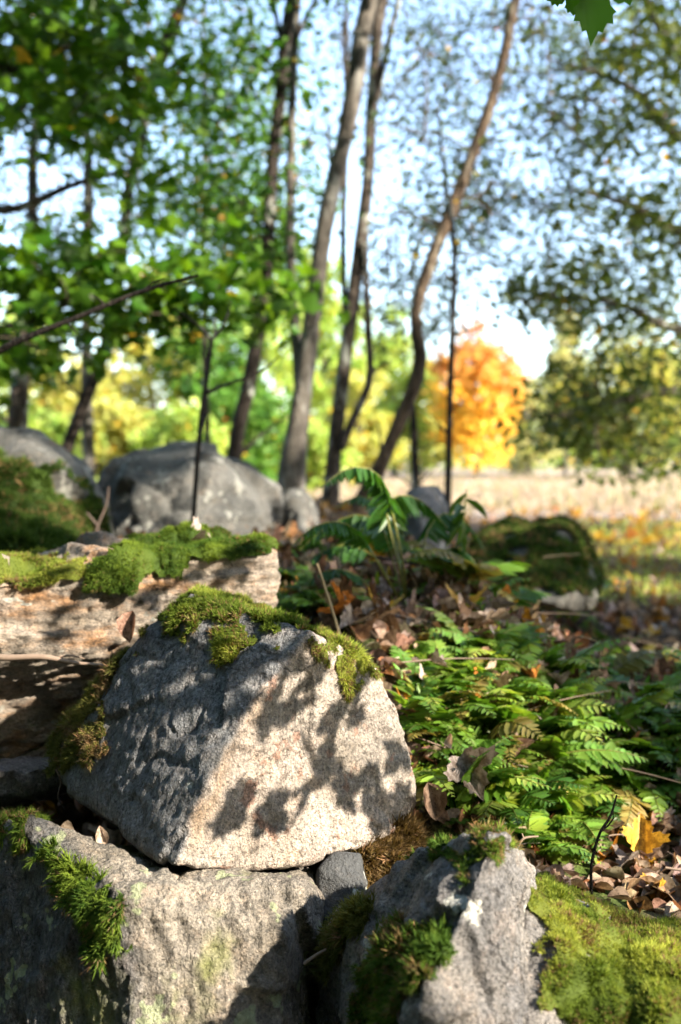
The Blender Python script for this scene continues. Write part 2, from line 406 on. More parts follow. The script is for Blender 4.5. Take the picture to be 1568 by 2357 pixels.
def boulder(name, label, pts, vox, seed, mat, moss=(), amp=1.0, smooth=3, face=None, group=None, cat='boulder', facets=70, facet_amp=1.0, extra=None, striate=None, tilt=.10, low=1.0):
    """pts: hull corners as photo pixel + depth; moss: dicts with a pixel polygon or a slope limit"""
    w = np.array([P(*q) for q in pts]) if len(pts) else np.zeros((0, 3))
    if extra is not None: w = np.concatenate([w, np.array(extra, float)])
    bm = bmesh.new()
    for q in w: bm.verts.new(q)
    r = bmesh.ops.convex_hull(bm, input=bm.verts)
    dead = [g for g in r['geom_interior'] + r['geom_unused'] if isinstance(g, bmesh.types.BMVert)]
    bmesh.ops.delete(bm, geom=list(set(dead)), context='VERTS')
    bmesh.ops.recalc_face_normals(bm, faces=bm.faces)
    me = bpy.data.meshes.new('hull'); bm.to_mesh(me); bm.free()
    tmp = bpy.data.objects.new('hull', me); COL.objects.link(tmp)
    md = tmp.modifiers.new('r', 'REMESH'); md.mode = 'VOXEL'; md.voxel_size = vox
    dg = bpy.context.evaluated_depsgraph_get(); em = bpy.data.meshes.new_from_object(tmp.evaluated_get(dg))
    bpy.data.objects.remove(tmp); bpy.data.meshes.remove(me)
    n = len(em.vertices); v = np.empty(n * 3, np.float32); em.vertices.foreach_get('co', v); v = v.reshape(-1, 3).astype(float)
    fc = np.empty(len(em.loops), np.int32); em.loops.foreach_get('vertex_index', fc); quads = fc.reshape(-1, 4)
    e = np.empty(len(em.edges) * 2, np.int32); em.edges.foreach_get('vertices', e); e = e.reshape(-1, 2)
    bpy.data.meshes.remove(em)
    for k in range(3): v[:, k] = smooth_mask(v[:, k], e, smooth)

    def normals(v):
        a, b, c, d = (v[quads[:, i]] for i in range(4)); fn = np.cross(c - a, d - b); nn = np.zeros_like(v)
        for i in range(4): np.add.at(nn, quads[:, i], fn)
        return nn / (np.linalg.norm(nn, axis=1)[:, None] + 1e-12)
    nn = normals(v); q = v + seed * 3.7
    size = np.linalg.norm(v.max(0) - v.min(0)); k = size / .8
    d = amp * k * (.014 * low * fbm(q * 5 / k, 3) + .006 * low * fbm(q * 18 / k, 3))
    rs = np.random.default_rng(seed); sd = v[rs.integers(0, n, facets)]; tl = rs.normal(size=(facets, 3)) * tilt
    qq = v + .02 * k * np.stack([perlin(q * 9 / k), perlin(q * 9 / k + 40), perlin(q * 9 / k + 80)], 1)
    best = np.full(n, 1e9); which = np.zeros(n, int)
    for i in range(facets):
        dd = ((qq - sd[i]) ** 2).sum(1); b = dd < best; best[b] = dd[b]; which[b] = i
    fd = np.einsum('ij,ij->i', v - sd[which], tl[which]); fd = np.clip(fd, -.012 * k * max(1, tilt / .1 * .6), .012 * k * max(1, tilt / .1 * .6))
    d += facet_amp * smooth_mask(fd, e, 1)
    d += amp * (.0030 * fbm(q * 42, 4) - .0035 * np.clip(perlin(q * 75) - .25, 0, 1)) - amp * .004 * np.clip(np.abs(perlin(q * 14)) * -1 + .12, 0, 1) / .12 * (perlin(q * 4) > 0)
    if striate is not None:   # layered, splintery break
        M3, a_ = striate; sq = (v @ np.array(M3).T) + seed; s_ = fbm(sq, 4); d += a_ * (np.abs(s_) * -1.4 + .5 * perlin(sq * 2.3) + .35)
    v = v + nn * d[:, None]; nn = normals(v)
    base = np.array([v[:, 0].mean(), v[:, 1].mean(), v[:, 2].min()])
    root = empty(name, base, label, cat, group)
    me = fastmesh('stone', v - base, quads, smooth=True)
    px, dep = proj(v)
    if face is not None:
        a = me.color_attributes.new('face', 'FLOAT_COLOR', 'POINT'); c = np.zeros((n, 4), np.float32); c[:, 0], c[:, 1] = face(v, px, nn); a.data.foreach_set('color', c.ravel())
    link('stone', me, mat, root)
    view = (v - CAM); view /= np.linalg.norm(view, axis=1)[:, None]; facing = -np.einsum('ij,ij->i', nn, view)
    for mo in moss:
        msk = np.ones(n, bool)
        jp = px + mo.get('ragged', 16) * np.stack([fbm(v * 28 + 3, 3), fbm(v * 28 + 31, 3)], 1)
        if 'poly' in mo: msk &= inpoly(jp, mo['poly']) & ((facing > -.1) | (nn[:, 2] > .3))
        msk &= nn[:, 2] + .25 * fbm(v * 9 + 11, 3) > mo.get('nz', -2)
        if 'gap' in mo: msk &= fbm(v * mo.get('gapf', 22) + 7, 3) > mo['gap']
        m = smooth_mask(msk.astype(float), e, mo.get('soft', 4)) * msk
        if m.sum() < 5: continue
        keep = (m[quads] > .12).all(1); used = np.unique(quads[keep]); rem = np.full(n, -1); rem[used] = np.arange(len(used))
        th = mo.get('thick', .012); mm = np.clip((m[used] - .1) / .9, 0, 1)
        hump = np.clip(.65 + .55 * fbm(v[used] * 30 + 9, 3), .1, 1.4)
        sv = v[used] + nn[used] * (th * np.sqrt(mm) * hump - .0035 * (mm < .25))[:, None]
        sv[:, 2] -= mo.get('sag', 0) * mm * (nn[used, 2] < .6)
        sf = rem[quads[keep]]
        lo, hi = (np.array(x) for x in MOSSCOL[mo.get('col', 'green')])
        tone = np.clip(.35 + .8 * fbm(sv * 11 + 2, 3), 0, 1)[:, None]
        shell_col = (lo + (hi - lo) * tone * .6) * .5  # shell painted darker so gaps between shoots look shaded
        # shoots
        A = sv[sf[:, 0]]; B = sv[sf[:, 1]]; C_ = sv[sf[:, 2]]; D_ = sv[sf[:, 3]]
        fn = np.cross(C_ - A, D_ - B); ar = .5 * np.linalg.norm(fn, axis=1); fn /= (2 * ar[:, None] + 1e-12)
        vis = -np.einsum('ij,ij->i', fn, (A - CAM)) / np.linalg.norm(A - CAM, axis=1)
        wt = ar * np.where(vis > -.3, 1, .25); ns = int(mo.get('dens', 160000) * wt.sum())
        ns = min(ns, mo.get('max', 60000)); fi = rng.choice(len(sf), ns, p=wt / wt.sum())
        a, b = rng.random((2, ns, 1)); mmf = mm[sf].mean(1)[fi]; pos = (A[fi] * (1 - a) + B[fi] * a) * (1 - b) + (D_[fi] * (1 - a) + C_[fi] * a) * b
        nf = fn[fi]; ln = mo.get('len', .011) * rng.uniform(.55, 1.7, ns)
        ln *= np.clip(1.05 + .9 * fbm(pos * 24 + 60, 2), .7, 1.9) * (.65 + .35 * mmf)
        ax = nf * mo.get('up', .8) + rng.normal(size=(ns, 3)) * mo.get('wild', .55); ax[:, 2] -= mo.get('droop', .25) * (1 - np.clip(nf[:, 2], 0, 1)) * 1.6 - .15
        cl = np.stack([perlin(pos * 45), perlin(pos * 45 + 9), perlin(pos * 45 + 33)], 1); ax += cl * .7
        ax /= np.linalg.norm(ax, axis=1)[:, None]
        R = frames(ns, (0, 0, 1), 1.0); y = ax; z = R[:, :, 2]; z = z - y * np.einsum('ij,ij->i', y, z)[:, None]; z /= np.linalg.norm(z, axis=1)[:, None] + 1e-9
        R = np.stack([np.cross(y, z), y, z], 2)
        wd = mo.get('wid', .15)
        tv = np.array([(-wd * .4, 0, 0), (wd * .4, 0, 0), (0, 1, .12), (0, 0, -wd), (-.9 * wd * 1.6, .62, wd * .8), (0, .25, 0), (.9 * wd * 1.6, .80, -wd * .5), (0, .45, .02), (.1 * wd, .68, wd * 1.6)])
        tf = [[0, 1, 2], [3, 5, 4], [5, 7, 6], [3, 7, 8]]
        tn = np.clip(.35 + .8 * fbm(pos * 11 + 2, 3) + rng.normal(size=ns) * .22, 0, 1.2)[:, None]
        col = np.clip(lo + (hi - lo) * tn, 0, 1)
        if mo.get('deadmix', .08):
            dm = rng.random(ns) < mo.get('deadmix', .08) * np.clip(1 + 3.5 * fbm(pos * 16 + 50, 2), 0, 6) + .25 * (mmf < .3); col[dm] = jitcol((0.20, 0.13, 0.06), dm.sum())
        tvn = len(tv); vv = np.einsum('nij,kj->nki', R, tv) * ln[:, None, None] + (pos - nf * .002)[:, None]
        ff = (np.array(tf)[None] + (np.arange(ns) * tvn)[:, None, None]).reshape(-1, 3) + len(sv)
        allv = np.concatenate([sv, vv.reshape(-1, 3)]) - base
        loops = np.concatenate([sf.ravel(), ff.ravel()]); tot = np.concatenate([np.full(len(sf), 4), np.full(len(ff), 3)])
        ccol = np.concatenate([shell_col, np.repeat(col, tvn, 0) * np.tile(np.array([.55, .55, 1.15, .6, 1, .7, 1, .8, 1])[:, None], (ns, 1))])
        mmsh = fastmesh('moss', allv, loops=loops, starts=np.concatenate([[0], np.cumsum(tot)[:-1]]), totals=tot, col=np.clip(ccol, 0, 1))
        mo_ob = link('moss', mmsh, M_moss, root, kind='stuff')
        if mo.get('label'): mo_ob['label'] = mo['label']
    return root, (v, nn)


MR_main = rock_mat('granite', (0.330, 0.285, 0.245), (0.43, 0.36, 0.31), stain=(0.224, 0.140, 0.070), stain_amt=.15, lich_amt=.25,
                   dark=(0.035, 0.030, 0.025), alt=((0.115, 0.120, 0.130), (0.190, 0.192, 0.200)), spec=.5, bump=1.2, pink=(0.36, 0.22, 0.165))  # alt: bluish face, colour lowered to suit its grazing light
MR_slab = rock_mat('rusty_gneiss', (0.29, 0.245, 0.205), (0.40, 0.335, 0.27), stain=(0.36, 0.19, 0.08), stain_amt=.75, lichen=(0.35, 0.34, 0.30), lich_amt=.4, streak=True)
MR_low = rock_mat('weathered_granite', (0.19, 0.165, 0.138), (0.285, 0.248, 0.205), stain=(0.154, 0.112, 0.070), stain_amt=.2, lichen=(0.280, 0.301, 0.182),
                  lich_amt=.75, algae_amt=.2, alt=((0.091, 0.087, 0.091), (0.154, 0.147, 0.143)), bump=1.3, grain=.7)  # alt: darker colour standing in for the shaded side
MR_peak = rock_mat('grey_gneiss', (0.13, 0.125, 0.128), (0.235, 0.215, 0.20), stain=(0.19, 0.145, 0.09), stain_amt=.2, lichen=(0.46, 0.45, 0.41), lich_amt=.62, bump=1.3, grain=.8)
MR_dark = rock_mat('dark_stone', (0.042, 0.044, 0.046), (0.077, 0.079, 0.081), stain_amt=.0, lich_amt=.3, bump=.7)
MR_back = rock_mat('grey_stone', (0.070, 0.070, 0.064), (0.126, 0.122, 0.112), stain_amt=.1, lichen=(0.210, 0.210, 0.189), lich_amt=.7, bump=1.0)
MR_pale = rock_mat('pale_stone', (0.224, 0.203, 0.175), (0.294, 0.266, 0.231), stain_amt=.1, lich_amt=.5)


def main_face(v, px, nn):
    # left of the ridge (by the plane through the ridge and the rock) is the bluish split face, also darkened for its grazing light; a rusty seam runs along the ridge
    ridge = np.array([(720, 1440), (565, 1640), (485, 1800), (395, 2010)], float)
    rx = np.interp(px[:, 1], ridge[:, 1], ridge[:, 0]); rx = np.where(px[:, 1] < 1440, 720 + (1440 - px[:, 1]) * 1.2, rx)
    d = rx - px[:, 0] + 14 * fbm(v * 25, 3)
    return S(d / 24 + .5), .75 * np.exp(-((d + 18) / 22) ** 2) * (px[:, 1] > 1600) * np.clip(.4 + fbm(v * 18 + 4, 2), 0, 1)


moss_top = [(400, 1350), (450, 1335), (560, 1370), (650, 1405), (700, 1450), (760, 1475), (830, 1500), (890, 1550), (880, 1590), (845, 1560), (800, 1590), (780, 1550), (725, 1525), (690, 1465), (640, 1440), (600, 1455),
            (560, 1500), (500, 1520), (470, 1525), (480, 1480), (520, 1440), (490, 1425), (440, 1450), (425, 1510), (395, 1470), (375, 1440), (400, 1395), (330, 1440), (345, 1410)]
moss_left = [(330, 1430), (345, 1445), (250, 1600), (268, 1650), (255, 1720), (215, 1770), (170, 1770), (110, 1770), (110, 1690), (200, 1590)]
R1 = boulder('boulder', 'big angular granite boulder with mossy crown balanced on the lower stones', [
    (712, 1452, 1.42), (560, 1640, 1.355), (480, 1800, 1.31), (400, 1992, 1.275), (640, 1432, 1.47),
    (440, 1365, 1.535), (342, 1440, 1.555), (258, 1610, 1.53), (192, 1785, 1.50), (100, 1762, 1.60), (125, 1700, 1.62), (130, 1790, 1.58), (245, 1885, 1.44), (325, 1955, 1.34),
    (800, 1492, 1.48), (872, 1538, 1.51), (908, 1612, 1.52), (935, 1712, 1.54), (965, 1845, 1.55), (942, 1895, 1.53), (850, 1945, 1.47), (690, 1985, 1.40), (560, 2003, 1.34),
    (500, 1372, 1.75), (800, 1525, 1.80), (255, 1580, 1.80), (930, 1800, 1.88), (300, 1890, 1.75), (700, 1950, 1.78)],
    .0042, 1, MR_main, face=main_face, facet_amp=.5, amp=.85, low=.2, smooth=1, facets=40, moss=[
    dict(poly=moss_top, thick=.005, dens=430000, len=.0085, col='lime', ragged=40, deadmix=.22, droop=.7, soft=3, gap=-.42, gapf=34),
    dict(poly=moss_left, thick=.007, dens=380000, len=.010, col='olive', ragged=34, deadmix=.35, droop=.8, gap=-.25)])

R2 = boulder('mossy_slab', 'long rusty slab with a thick green moss cushion behind the big granite boulder', [
    (-320, 1352, 1.66), (0, 1338, 1.72), (190, 1325, 1.76), (320, 1296, 1.80), (450, 1282, 1.83), (620, 1262, 1.88), (632, 1300, 1.90), (618, 1412, 1.88), (560, 1480, 1.90),
    (-320, 1480, 1.66), (100, 1500, 1.74), (300, 1480, 1.80), (-320, 1745, 1.85), (40, 1750, 1.88), (260, 1700, 1.92),
    (-320, 1300, 2.15), (300, 1255, 2.10), (560, 1238, 2.05), (610, 1300, 2.15), (-320, 1600, 2.3), (400, 1500, 2.2)],
    .0050, 5, MR_slab, facet_amp=1.3, low=.6, smooth=2, tilt=.16, facets=60, striate=([[9, 0, 3], [0, 14, 0], [-8, 0, 34]], .009), moss=[
    dict(poly=[(275, 1250), (420, 1225), (520, 1205), (660, 1200), (650, 1262), (600, 1285), (520, 1295), (440, 1290), (410, 1330), (330, 1325), (300, 1370), (250, 1360), (190, 1370), (195, 1310)],
         thick=.017, dens=460000, len=.0065, col='green', soft=9, ragged=12, deadmix=.05, droop=.5, wild=.4, max=90000),
    dict(poly=[(-330, 1270), (0, 1270), (200, 1285), (200, 1325), (100, 1340), (0, 1350), (-330, 1370)], thick=.006, dens=330000, len=.0065, col='lime', ragged=18, deadmix=.12)])

R2b = boulder('ledge_stone', 'flat grey ledge stone wedged in shadow under the rusty slab', [
    (-260, 1768, 1.60), (60, 1772, 1.62), (150, 1752, 1.68), (170, 1790, 1.70), (60, 1835, 1.64), (-260, 1845, 1.62), (-260, 1745, 1.95), (200, 1740, 1.95), (200, 1830, 1.95), (-260, 1850, 1.95)],
    .007, 8, MR_peak, cat='stone')


def low_face(v, px, nn):  # face turned from the sun is painted darker
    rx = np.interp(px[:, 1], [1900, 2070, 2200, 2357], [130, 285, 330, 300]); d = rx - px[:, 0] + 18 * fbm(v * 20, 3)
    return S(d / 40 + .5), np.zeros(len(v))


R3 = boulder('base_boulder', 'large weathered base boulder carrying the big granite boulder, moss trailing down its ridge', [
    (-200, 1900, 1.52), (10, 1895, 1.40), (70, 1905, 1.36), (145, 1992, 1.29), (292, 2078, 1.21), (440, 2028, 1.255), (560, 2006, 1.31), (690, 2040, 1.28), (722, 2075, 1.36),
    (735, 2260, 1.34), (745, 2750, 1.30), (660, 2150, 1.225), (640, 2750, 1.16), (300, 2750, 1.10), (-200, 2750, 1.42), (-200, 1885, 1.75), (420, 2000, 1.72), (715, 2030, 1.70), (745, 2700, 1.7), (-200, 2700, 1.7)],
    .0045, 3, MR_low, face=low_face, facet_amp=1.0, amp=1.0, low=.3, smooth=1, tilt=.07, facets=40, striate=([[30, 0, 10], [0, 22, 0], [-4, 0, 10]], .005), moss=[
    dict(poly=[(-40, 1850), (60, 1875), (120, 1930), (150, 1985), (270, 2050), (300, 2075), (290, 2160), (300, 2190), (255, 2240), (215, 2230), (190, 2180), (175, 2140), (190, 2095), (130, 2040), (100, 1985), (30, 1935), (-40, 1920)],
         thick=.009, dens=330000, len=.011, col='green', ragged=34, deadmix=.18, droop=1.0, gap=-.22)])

R4 = boulder('dark_stone', 'small smooth dark stone wedged between the base boulder and the peaked rock', [
    (732, 2000, 1.40), (770, 1962, 1.42), (830, 1958, 1.44), (842, 2050, 1.38), (835, 2130, 1.38), (760, 2140, 1.36), (726, 2100, 1.38), (740, 1990, 1.6), (850, 1980, 1.6), (840, 2200, 1.6), (740, 2200, 1.55)],
    .006, 11, MR_dark, cat='stone', facet_amp=.5, amp=.6)
R4b = boulder('brown_moss_stone', 'stone hidden under a shaggy cap of dried brown moss beside the dark stone', [
    (805, 1962, 1.48), (850, 1925, 1.50), (920, 1915, 1.52), (962, 1950, 1.54), (955, 2040, 1.48), (850, 2075, 1.44), (835, 2080, 1.44), (850, 1925, 1.7), (960, 1930, 1.75), (960, 2200, 1.7), (830, 2200, 1.6), (930, 2150, 1.44)],
    .006, 12, MR_dark, cat='stone', facet_amp=.4, amp=.6, moss=[
    dict(poly=[(770, 1990), (790, 1930), (850, 1890), (930, 1885), (990, 1940), (985, 2060), (900, 2090), (825, 2090), (830, 1985)], thick=.014, dens=300000, len=.018, col='brown', droop=.7, wild=.7, deadmix=.2)])

R5 = boulder('peaked_rock', 'sharp peaked grey rock with a split ridge and moss tufts beside the base boulder', [
    (1135, 1925, 1.08), (1168, 1920, 1.12), (1200, 1950, 1.17), (1196, 2045, 1.18), (1080, 1922, 1.15), (965, 1955, 1.23), (920, 2000, 1.25), (850, 2068, 1.28), (800, 2095, 1.30), (745, 2150, 1.32),
    (1115, 2060, 1.06), (1060, 2150, 1.02), (985, 2270, .985), (1000, 2600, .95), (745, 2600, 1.30), (1188, 2120, 1.11), (1205, 2250, 1.07), (1235, 2600, 1.0), (1100, 2300, 1.0),
    (1150, 1990, 1.35), (960, 2020, 1.42), (780, 2150, 1.48), (1215, 2100, 1.35), (1250, 2500, 1.35), (760, 2600, 1.4)],
    .0042, 16, MR_peak, facet_amp=1.0, amp=1.0, low=.3, smooth=1, tilt=.13, facets=45, striate=([[34, 0, -16], [0, 26, 0], [5, 0, 12]], .005), moss=[
    dict(poly=[(945, 1985), (1000, 1945), (1080, 1915), (1160, 1925), (1185, 1960), (1150, 1985), (1120, 1965), (1090, 1975), (1080, 2040), (1060, 2050), (1050, 1985), (1000, 1985), (965, 2005)], thick=.005, dens=330000, len=.009, col='green', gap=-.15, ragged=22, deadmix=.15, droop=.8),
    dict(poly=[(1000, 2130), (1040, 2140), (1045, 2190), (1000, 2220), (985, 2290), (940, 2300), (920, 2370), (820, 2420), (810, 2300), (840, 2210), (880, 2165), (925, 2130)], thick=.010, dens=360000, len=.011, col='green', ragged=30, soft=6, gap=-.5, deadmix=.14, droop=.7),
    dict(poly=[(740, 2170), (770, 2110), (830, 2070), (870, 2075), (830, 2140), (790, 2190), (760, 2260), (745, 2250)], thick=.008, dens=260000, len=.013, col='olive', droop=.9, gap=-.2)])

R5b = boulder('mossy_shoulder_rock', 'low rock almost covered in yellow-green moss leaning on the peaked rock', [
    (1195, 2035, 1.22), (1270, 2045, 1.24), (1350, 2080, 1.24), (1420, 2150, 1.20), (1440, 2300, 1.08), (1400, 2600, .98), (1150, 2600, .98), (1165, 2180, 1.12), (1215, 2120, 1.14), (1170, 2300, 1.06),
    (1250, 2050, 1.5), (1450, 2150, 1.5), (1450, 2600, 1.4), (1160, 2500, 1.4)],
    .0045, 17, MR_peak, facet_amp=1.0, moss=[
    dict(poly=[(1190, 2070), (1225, 2035), (1290, 2035), (1370, 2070), (1470, 2140), (1480, 2700), (1230, 2700), (1225, 2380), (1235, 2300), (1255, 2230), (1240, 2150), (1200, 2110)], thick=.008, dens=420000, len=.0062, col='lime', ragged=36, deadmix=.2, droop=.3, max=90000, gap=-.5, gapf=14)])
R6 = boulder('mossy_hump_rock', 'rounded rock under an unbroken moss carpet beside the low mossy rock', [
    (1400, 2130, 1.26), (1480, 2125, 1.28), (1600, 2140, 1.26), (1750, 2200, 1.2), (1400, 2280, 1.12), (1520, 2330, 1.05), (1750, 2500, 1.0), (1420, 2700, 1.0), (1750, 2750, .98), (1420, 2150, 1.5), (1750, 2170, 1.5), (1750, 2700, 1.5), (1430, 2700, 1.4)],
    .0055, 19, MR_peak, facet_amp=.6, moss=[
    dict(nz=-.1, thick=.009, dens=400000, len=.0065, col='lime', deadmix=.2, droop=.3, max=90000, gap=-.8, gapf=12)])

# middle distance stones on the bank
B1 = boulder('mossy_boulder', 'tall boulder with grey top and green mossy flank left of the big grey boulder', [
    (-300, 985, 3.3), (20, 985, 3.1), (75, 990, 3.1), (130, 1035, 3.1), (185, 1080, 3.15), (240, 1190, 3.2), (250, 1290, 3.2), (60, 1060, 2.85), (-300, 1060, 2.9), (120, 1290, 2.7), (-300, 1330, 2.6), (0, 1200, 2.7),
    (-300, 1000, 4.0), (150, 1050, 3.9), (240, 1250, 3.9), (-300, 1300, 4)], .014, 21, MR_back, moss=[
    dict(poly=[(-310, 1030), (0, 1055), (60, 1040), (140, 1075), (200, 1110), (250, 1200), (255, 1310), (-310, 1340)], nz=-.3, thick=.016, dens=70000, len=.015, col='dark', deadmix=.15, droop=.4, soft=5, max=45000)])
B1b = boulder('mossy_hummock', 'low dark green moss hummock at the foot of the tall mossy boulder', [
    (-300, 1200, 2.5), (20, 1195, 2.5), (90, 1215, 2.5), (170, 1260, 2.5), (230, 1300, 2.6), (0, 1250, 2.25), (-300, 1290, 2.2), (120, 1310, 2.3), (-300, 1260, 3), (200, 1290, 3), (200, 1400, 2.5), (-300, 1400, 2.4)], .012, 22, MR_back, cat='stone', moss=[
    dict(nz=-.1, thick=.02, dens=70000, len=.02, col='dark', deadmix=.05, max=30000)])
B2 = boulder('grey_boulder', 'big rounded grey boulder behind the mossy slab, sapling stem in front', [
    (222, 1120, 3.75), (250, 1085, 3.75), (320, 1045, 3.8), (420, 1022, 3.9), (500, 1035, 3.9), (580, 1065, 3.85), (640, 1120, 3.8), (655, 1200, 3.75), (650, 1260, 3.7), (240, 1260, 3.6), (330, 1110, 3.5), (480, 1090, 3.45), (590, 1150, 3.5), (450, 1260, 3.3), (300, 1270, 3.35), (580, 1270, 3.4),
    (300, 1070, 4.5), (560, 1080, 4.5), (640, 1250, 4.4), (250, 1250, 4.4)], .012, 23, MR_back, facet_amp=1.2, amp=1.0, tilt=.2, facets=45, low=.7, smooth=1)
B3 = boulder('leaning_stone', 'grey stone at the foot of the forked trunk beside the big grey boulder', [
    (640, 1150, 3.9), (665, 1125, 3.95), (705, 1130, 4.0), (735, 1180, 4.0), (735, 1235, 3.95), (640, 1240, 3.8), (690, 1180, 3.75), (690, 1240, 3.7), (650, 1150, 4.4), (730, 1180, 4.4), (700, 1240, 4.4)], .014, 24, MR_back, cat='stone')
B4 = boulder('standing_stone', 'upright pale stone half hidden behind the arching fern', [
    (935, 1160, 3.3), (950, 1125, 3.35), (1000, 1118, 3.4), (1022, 1150, 3.4), (1030, 1240, 3.35), (1025, 1310, 3.3), (930, 1310, 3.2), (970, 1180, 3.15), (980, 1310, 3.05), (950, 1130, 3.8), (1020, 1150, 3.8), (1020, 1310, 3.8), (930, 1300, 3.7)], .014, 25, MR_peak, cat='stone')
B5 = boulder('moss_hump', 'low mossy hump of stone with bare patches beside the leaf strewn path', [
    (1060, 1290, 3.5), (1100, 1250, 3.6), (1165, 1228, 3.7), (1225, 1210, 3.8), (1290, 1212, 3.8), (1335, 1265, 3.75), (1375, 1320, 3.7), (1380, 1370, 3.6), (1060, 1345, 3.3), (1190, 1255, 3.45), (1280, 1255, 3.5), (1200, 1390, 3.0), (1330, 1390, 3.1), (1150, 1225, 4.5), (1310, 1230, 4.5), (1360, 1330, 4.4), (1070, 1320, 4.4)], .014, 26, MR_back, cat='stone', amp=1.5, facet_amp=1.0, tilt=.2, facets=40, moss=[
    dict(nz=.05, thick=.016, dens=60000, len=.016, col='dark', max=30000, gap=-.55, gapf=6, deadmix=.2)])
B6 = boulder('pale_stone', 'small pale stone peeping over the moss cushion of the slab', [
    (378, 1245, 2.5), (385, 1222, 2.52), (420, 1212, 2.55), (455, 1220, 2.55), (465, 1250, 2.5), (420, 1235, 2.4), (400, 1290, 2.4), (460, 1290, 2.4), (390, 1230, 2.75), (460, 1230, 2.75), (420, 1290, 2.75)], .01, 27, MR_pale, cat='stone')

# ------------------------------------------------------------------ trees
LEAFCOL = {'maple': ((0.030, 0.095, 0.008), (0.11, 0.21, 0.014)), 'green': ((0.045, 0.13, 0.018), (0.12, 0.25, 0.03)), 'olive': ((0.036, 0.065, 0.012), (0.11, 0.14, 0.025)),
           'lime': ((0.20, 0.32, 0.05), (0.42, 0.52, 0.12)), 'yellowgreen': ((0.28, 0.31, 0.06), (0.52, 0.50, 0.14)), 'yellow': ((0.60, 0.36, 0.02), (0.75, 0.50, 0.05)),  # far-tree greens made slightly paler to suggest haze
           'orange': ((0.55, 0.16, 0.03), (0.65, 0.30, 0.06)), 'pale': ((0.30, 0.32, 0.14), (0.46, 0.46, 0.22)), 'grey': ((0.03, 0.05, 0.02), (0.075, 0.11, 0.04))}


def leafcols(kind, n, autumn=.04):
    lo, hi = (np.array(x) for x in LEAFCOL[kind]); c = lo + (hi - lo) * rng.random((n, 1)); c = jitcol(c, n, .2, .1)
    k = rng.random(n) < autumn
    c[k] = jitcol((0.50, 0.32, 0.03), k.sum(), .3, .15); k2 = rng.random(n) < autumn * .25; c[k2] = jitcol((0.45, 0.15, 0.03), k2.sum())
    return c


LIT = [(770, 1740, 1.45, .15), (560, 1820, 1.35, .085), (620, 1450, 1.47, .07), (470, 1420, 1.51, .04), (400, 1880, 1.31, .05), (340, 1500, 1.53, .03), (280, 1650, 1.5, .02), (850, 1560, 1.5, .06),  # spots kept sunlit by cutting leaves out of the crowns
       (500, 2110, 1.25, .11), (610, 2090, 1.27, .06), (270, 2150, 1.2, .03), (400, 2250, 1.18, .06), (1120, 2030, 1.07, .06), (1060, 2160, 1.03, .04), (1320, 2230, 1.12, .16), (1480, 2320, 1.1, .14), (980, 2190, 1.03, .03),
       (60, 1420, 1.73, .10), (230, 1380, 1.78, .08), (570, 1330, 1.87, .05), (600, 1245, 1.9, .06), (420, 1270, 1.85, .05), (60, 1610, 1.85, .05), (60, 1320, 1.78, .05),
       (1100, 1610, 1.9, .15), (1150, 1740, 1.8, .15), (1000, 1580, 1.95, .09), (1270, 1800, 1.75, .10), (980, 1660, 1.75, .06), (1480, 1930, 1.65, .07), (1520, 2040, 1.6, .09),
       (1340, 1380, 2.9, .10), (1500, 1470, 3.3, .12), (1420, 1440, 3.3, .06), (1560, 1330, 5.0, .20), (1450, 1300, 5.5, .15), (50, 1080, 3.0, .10), (60, 1190, 2.7, .07), (180, 1230, 2.9, .05), (600, 1200, 3.5, .12), (560, 1100, 3.6, .05), (350, 1180, 3.4, .05), (700, 1160, 3.9, .10),
       (1110, 1405, 2.5, .05), (940, 1500, 2.1, .04), (850, 1100, 2.3, .06), (700, 880, 5.5, .25), (740, 560, 5.5, .15), (1100, 330, 5.6, .25), (970, 640, 5.6, .12), (840, 180, 6.2, .18), (820, 620, 6.2, .12), (620, 450, 6, .15), (1200, 1220, 3.8, .12),
       (500, 650, 5.2, .35), (640, 700, 5.2, .25), (1450, 1250, 8, .9), (1250, 1180, 10, 1.2)]


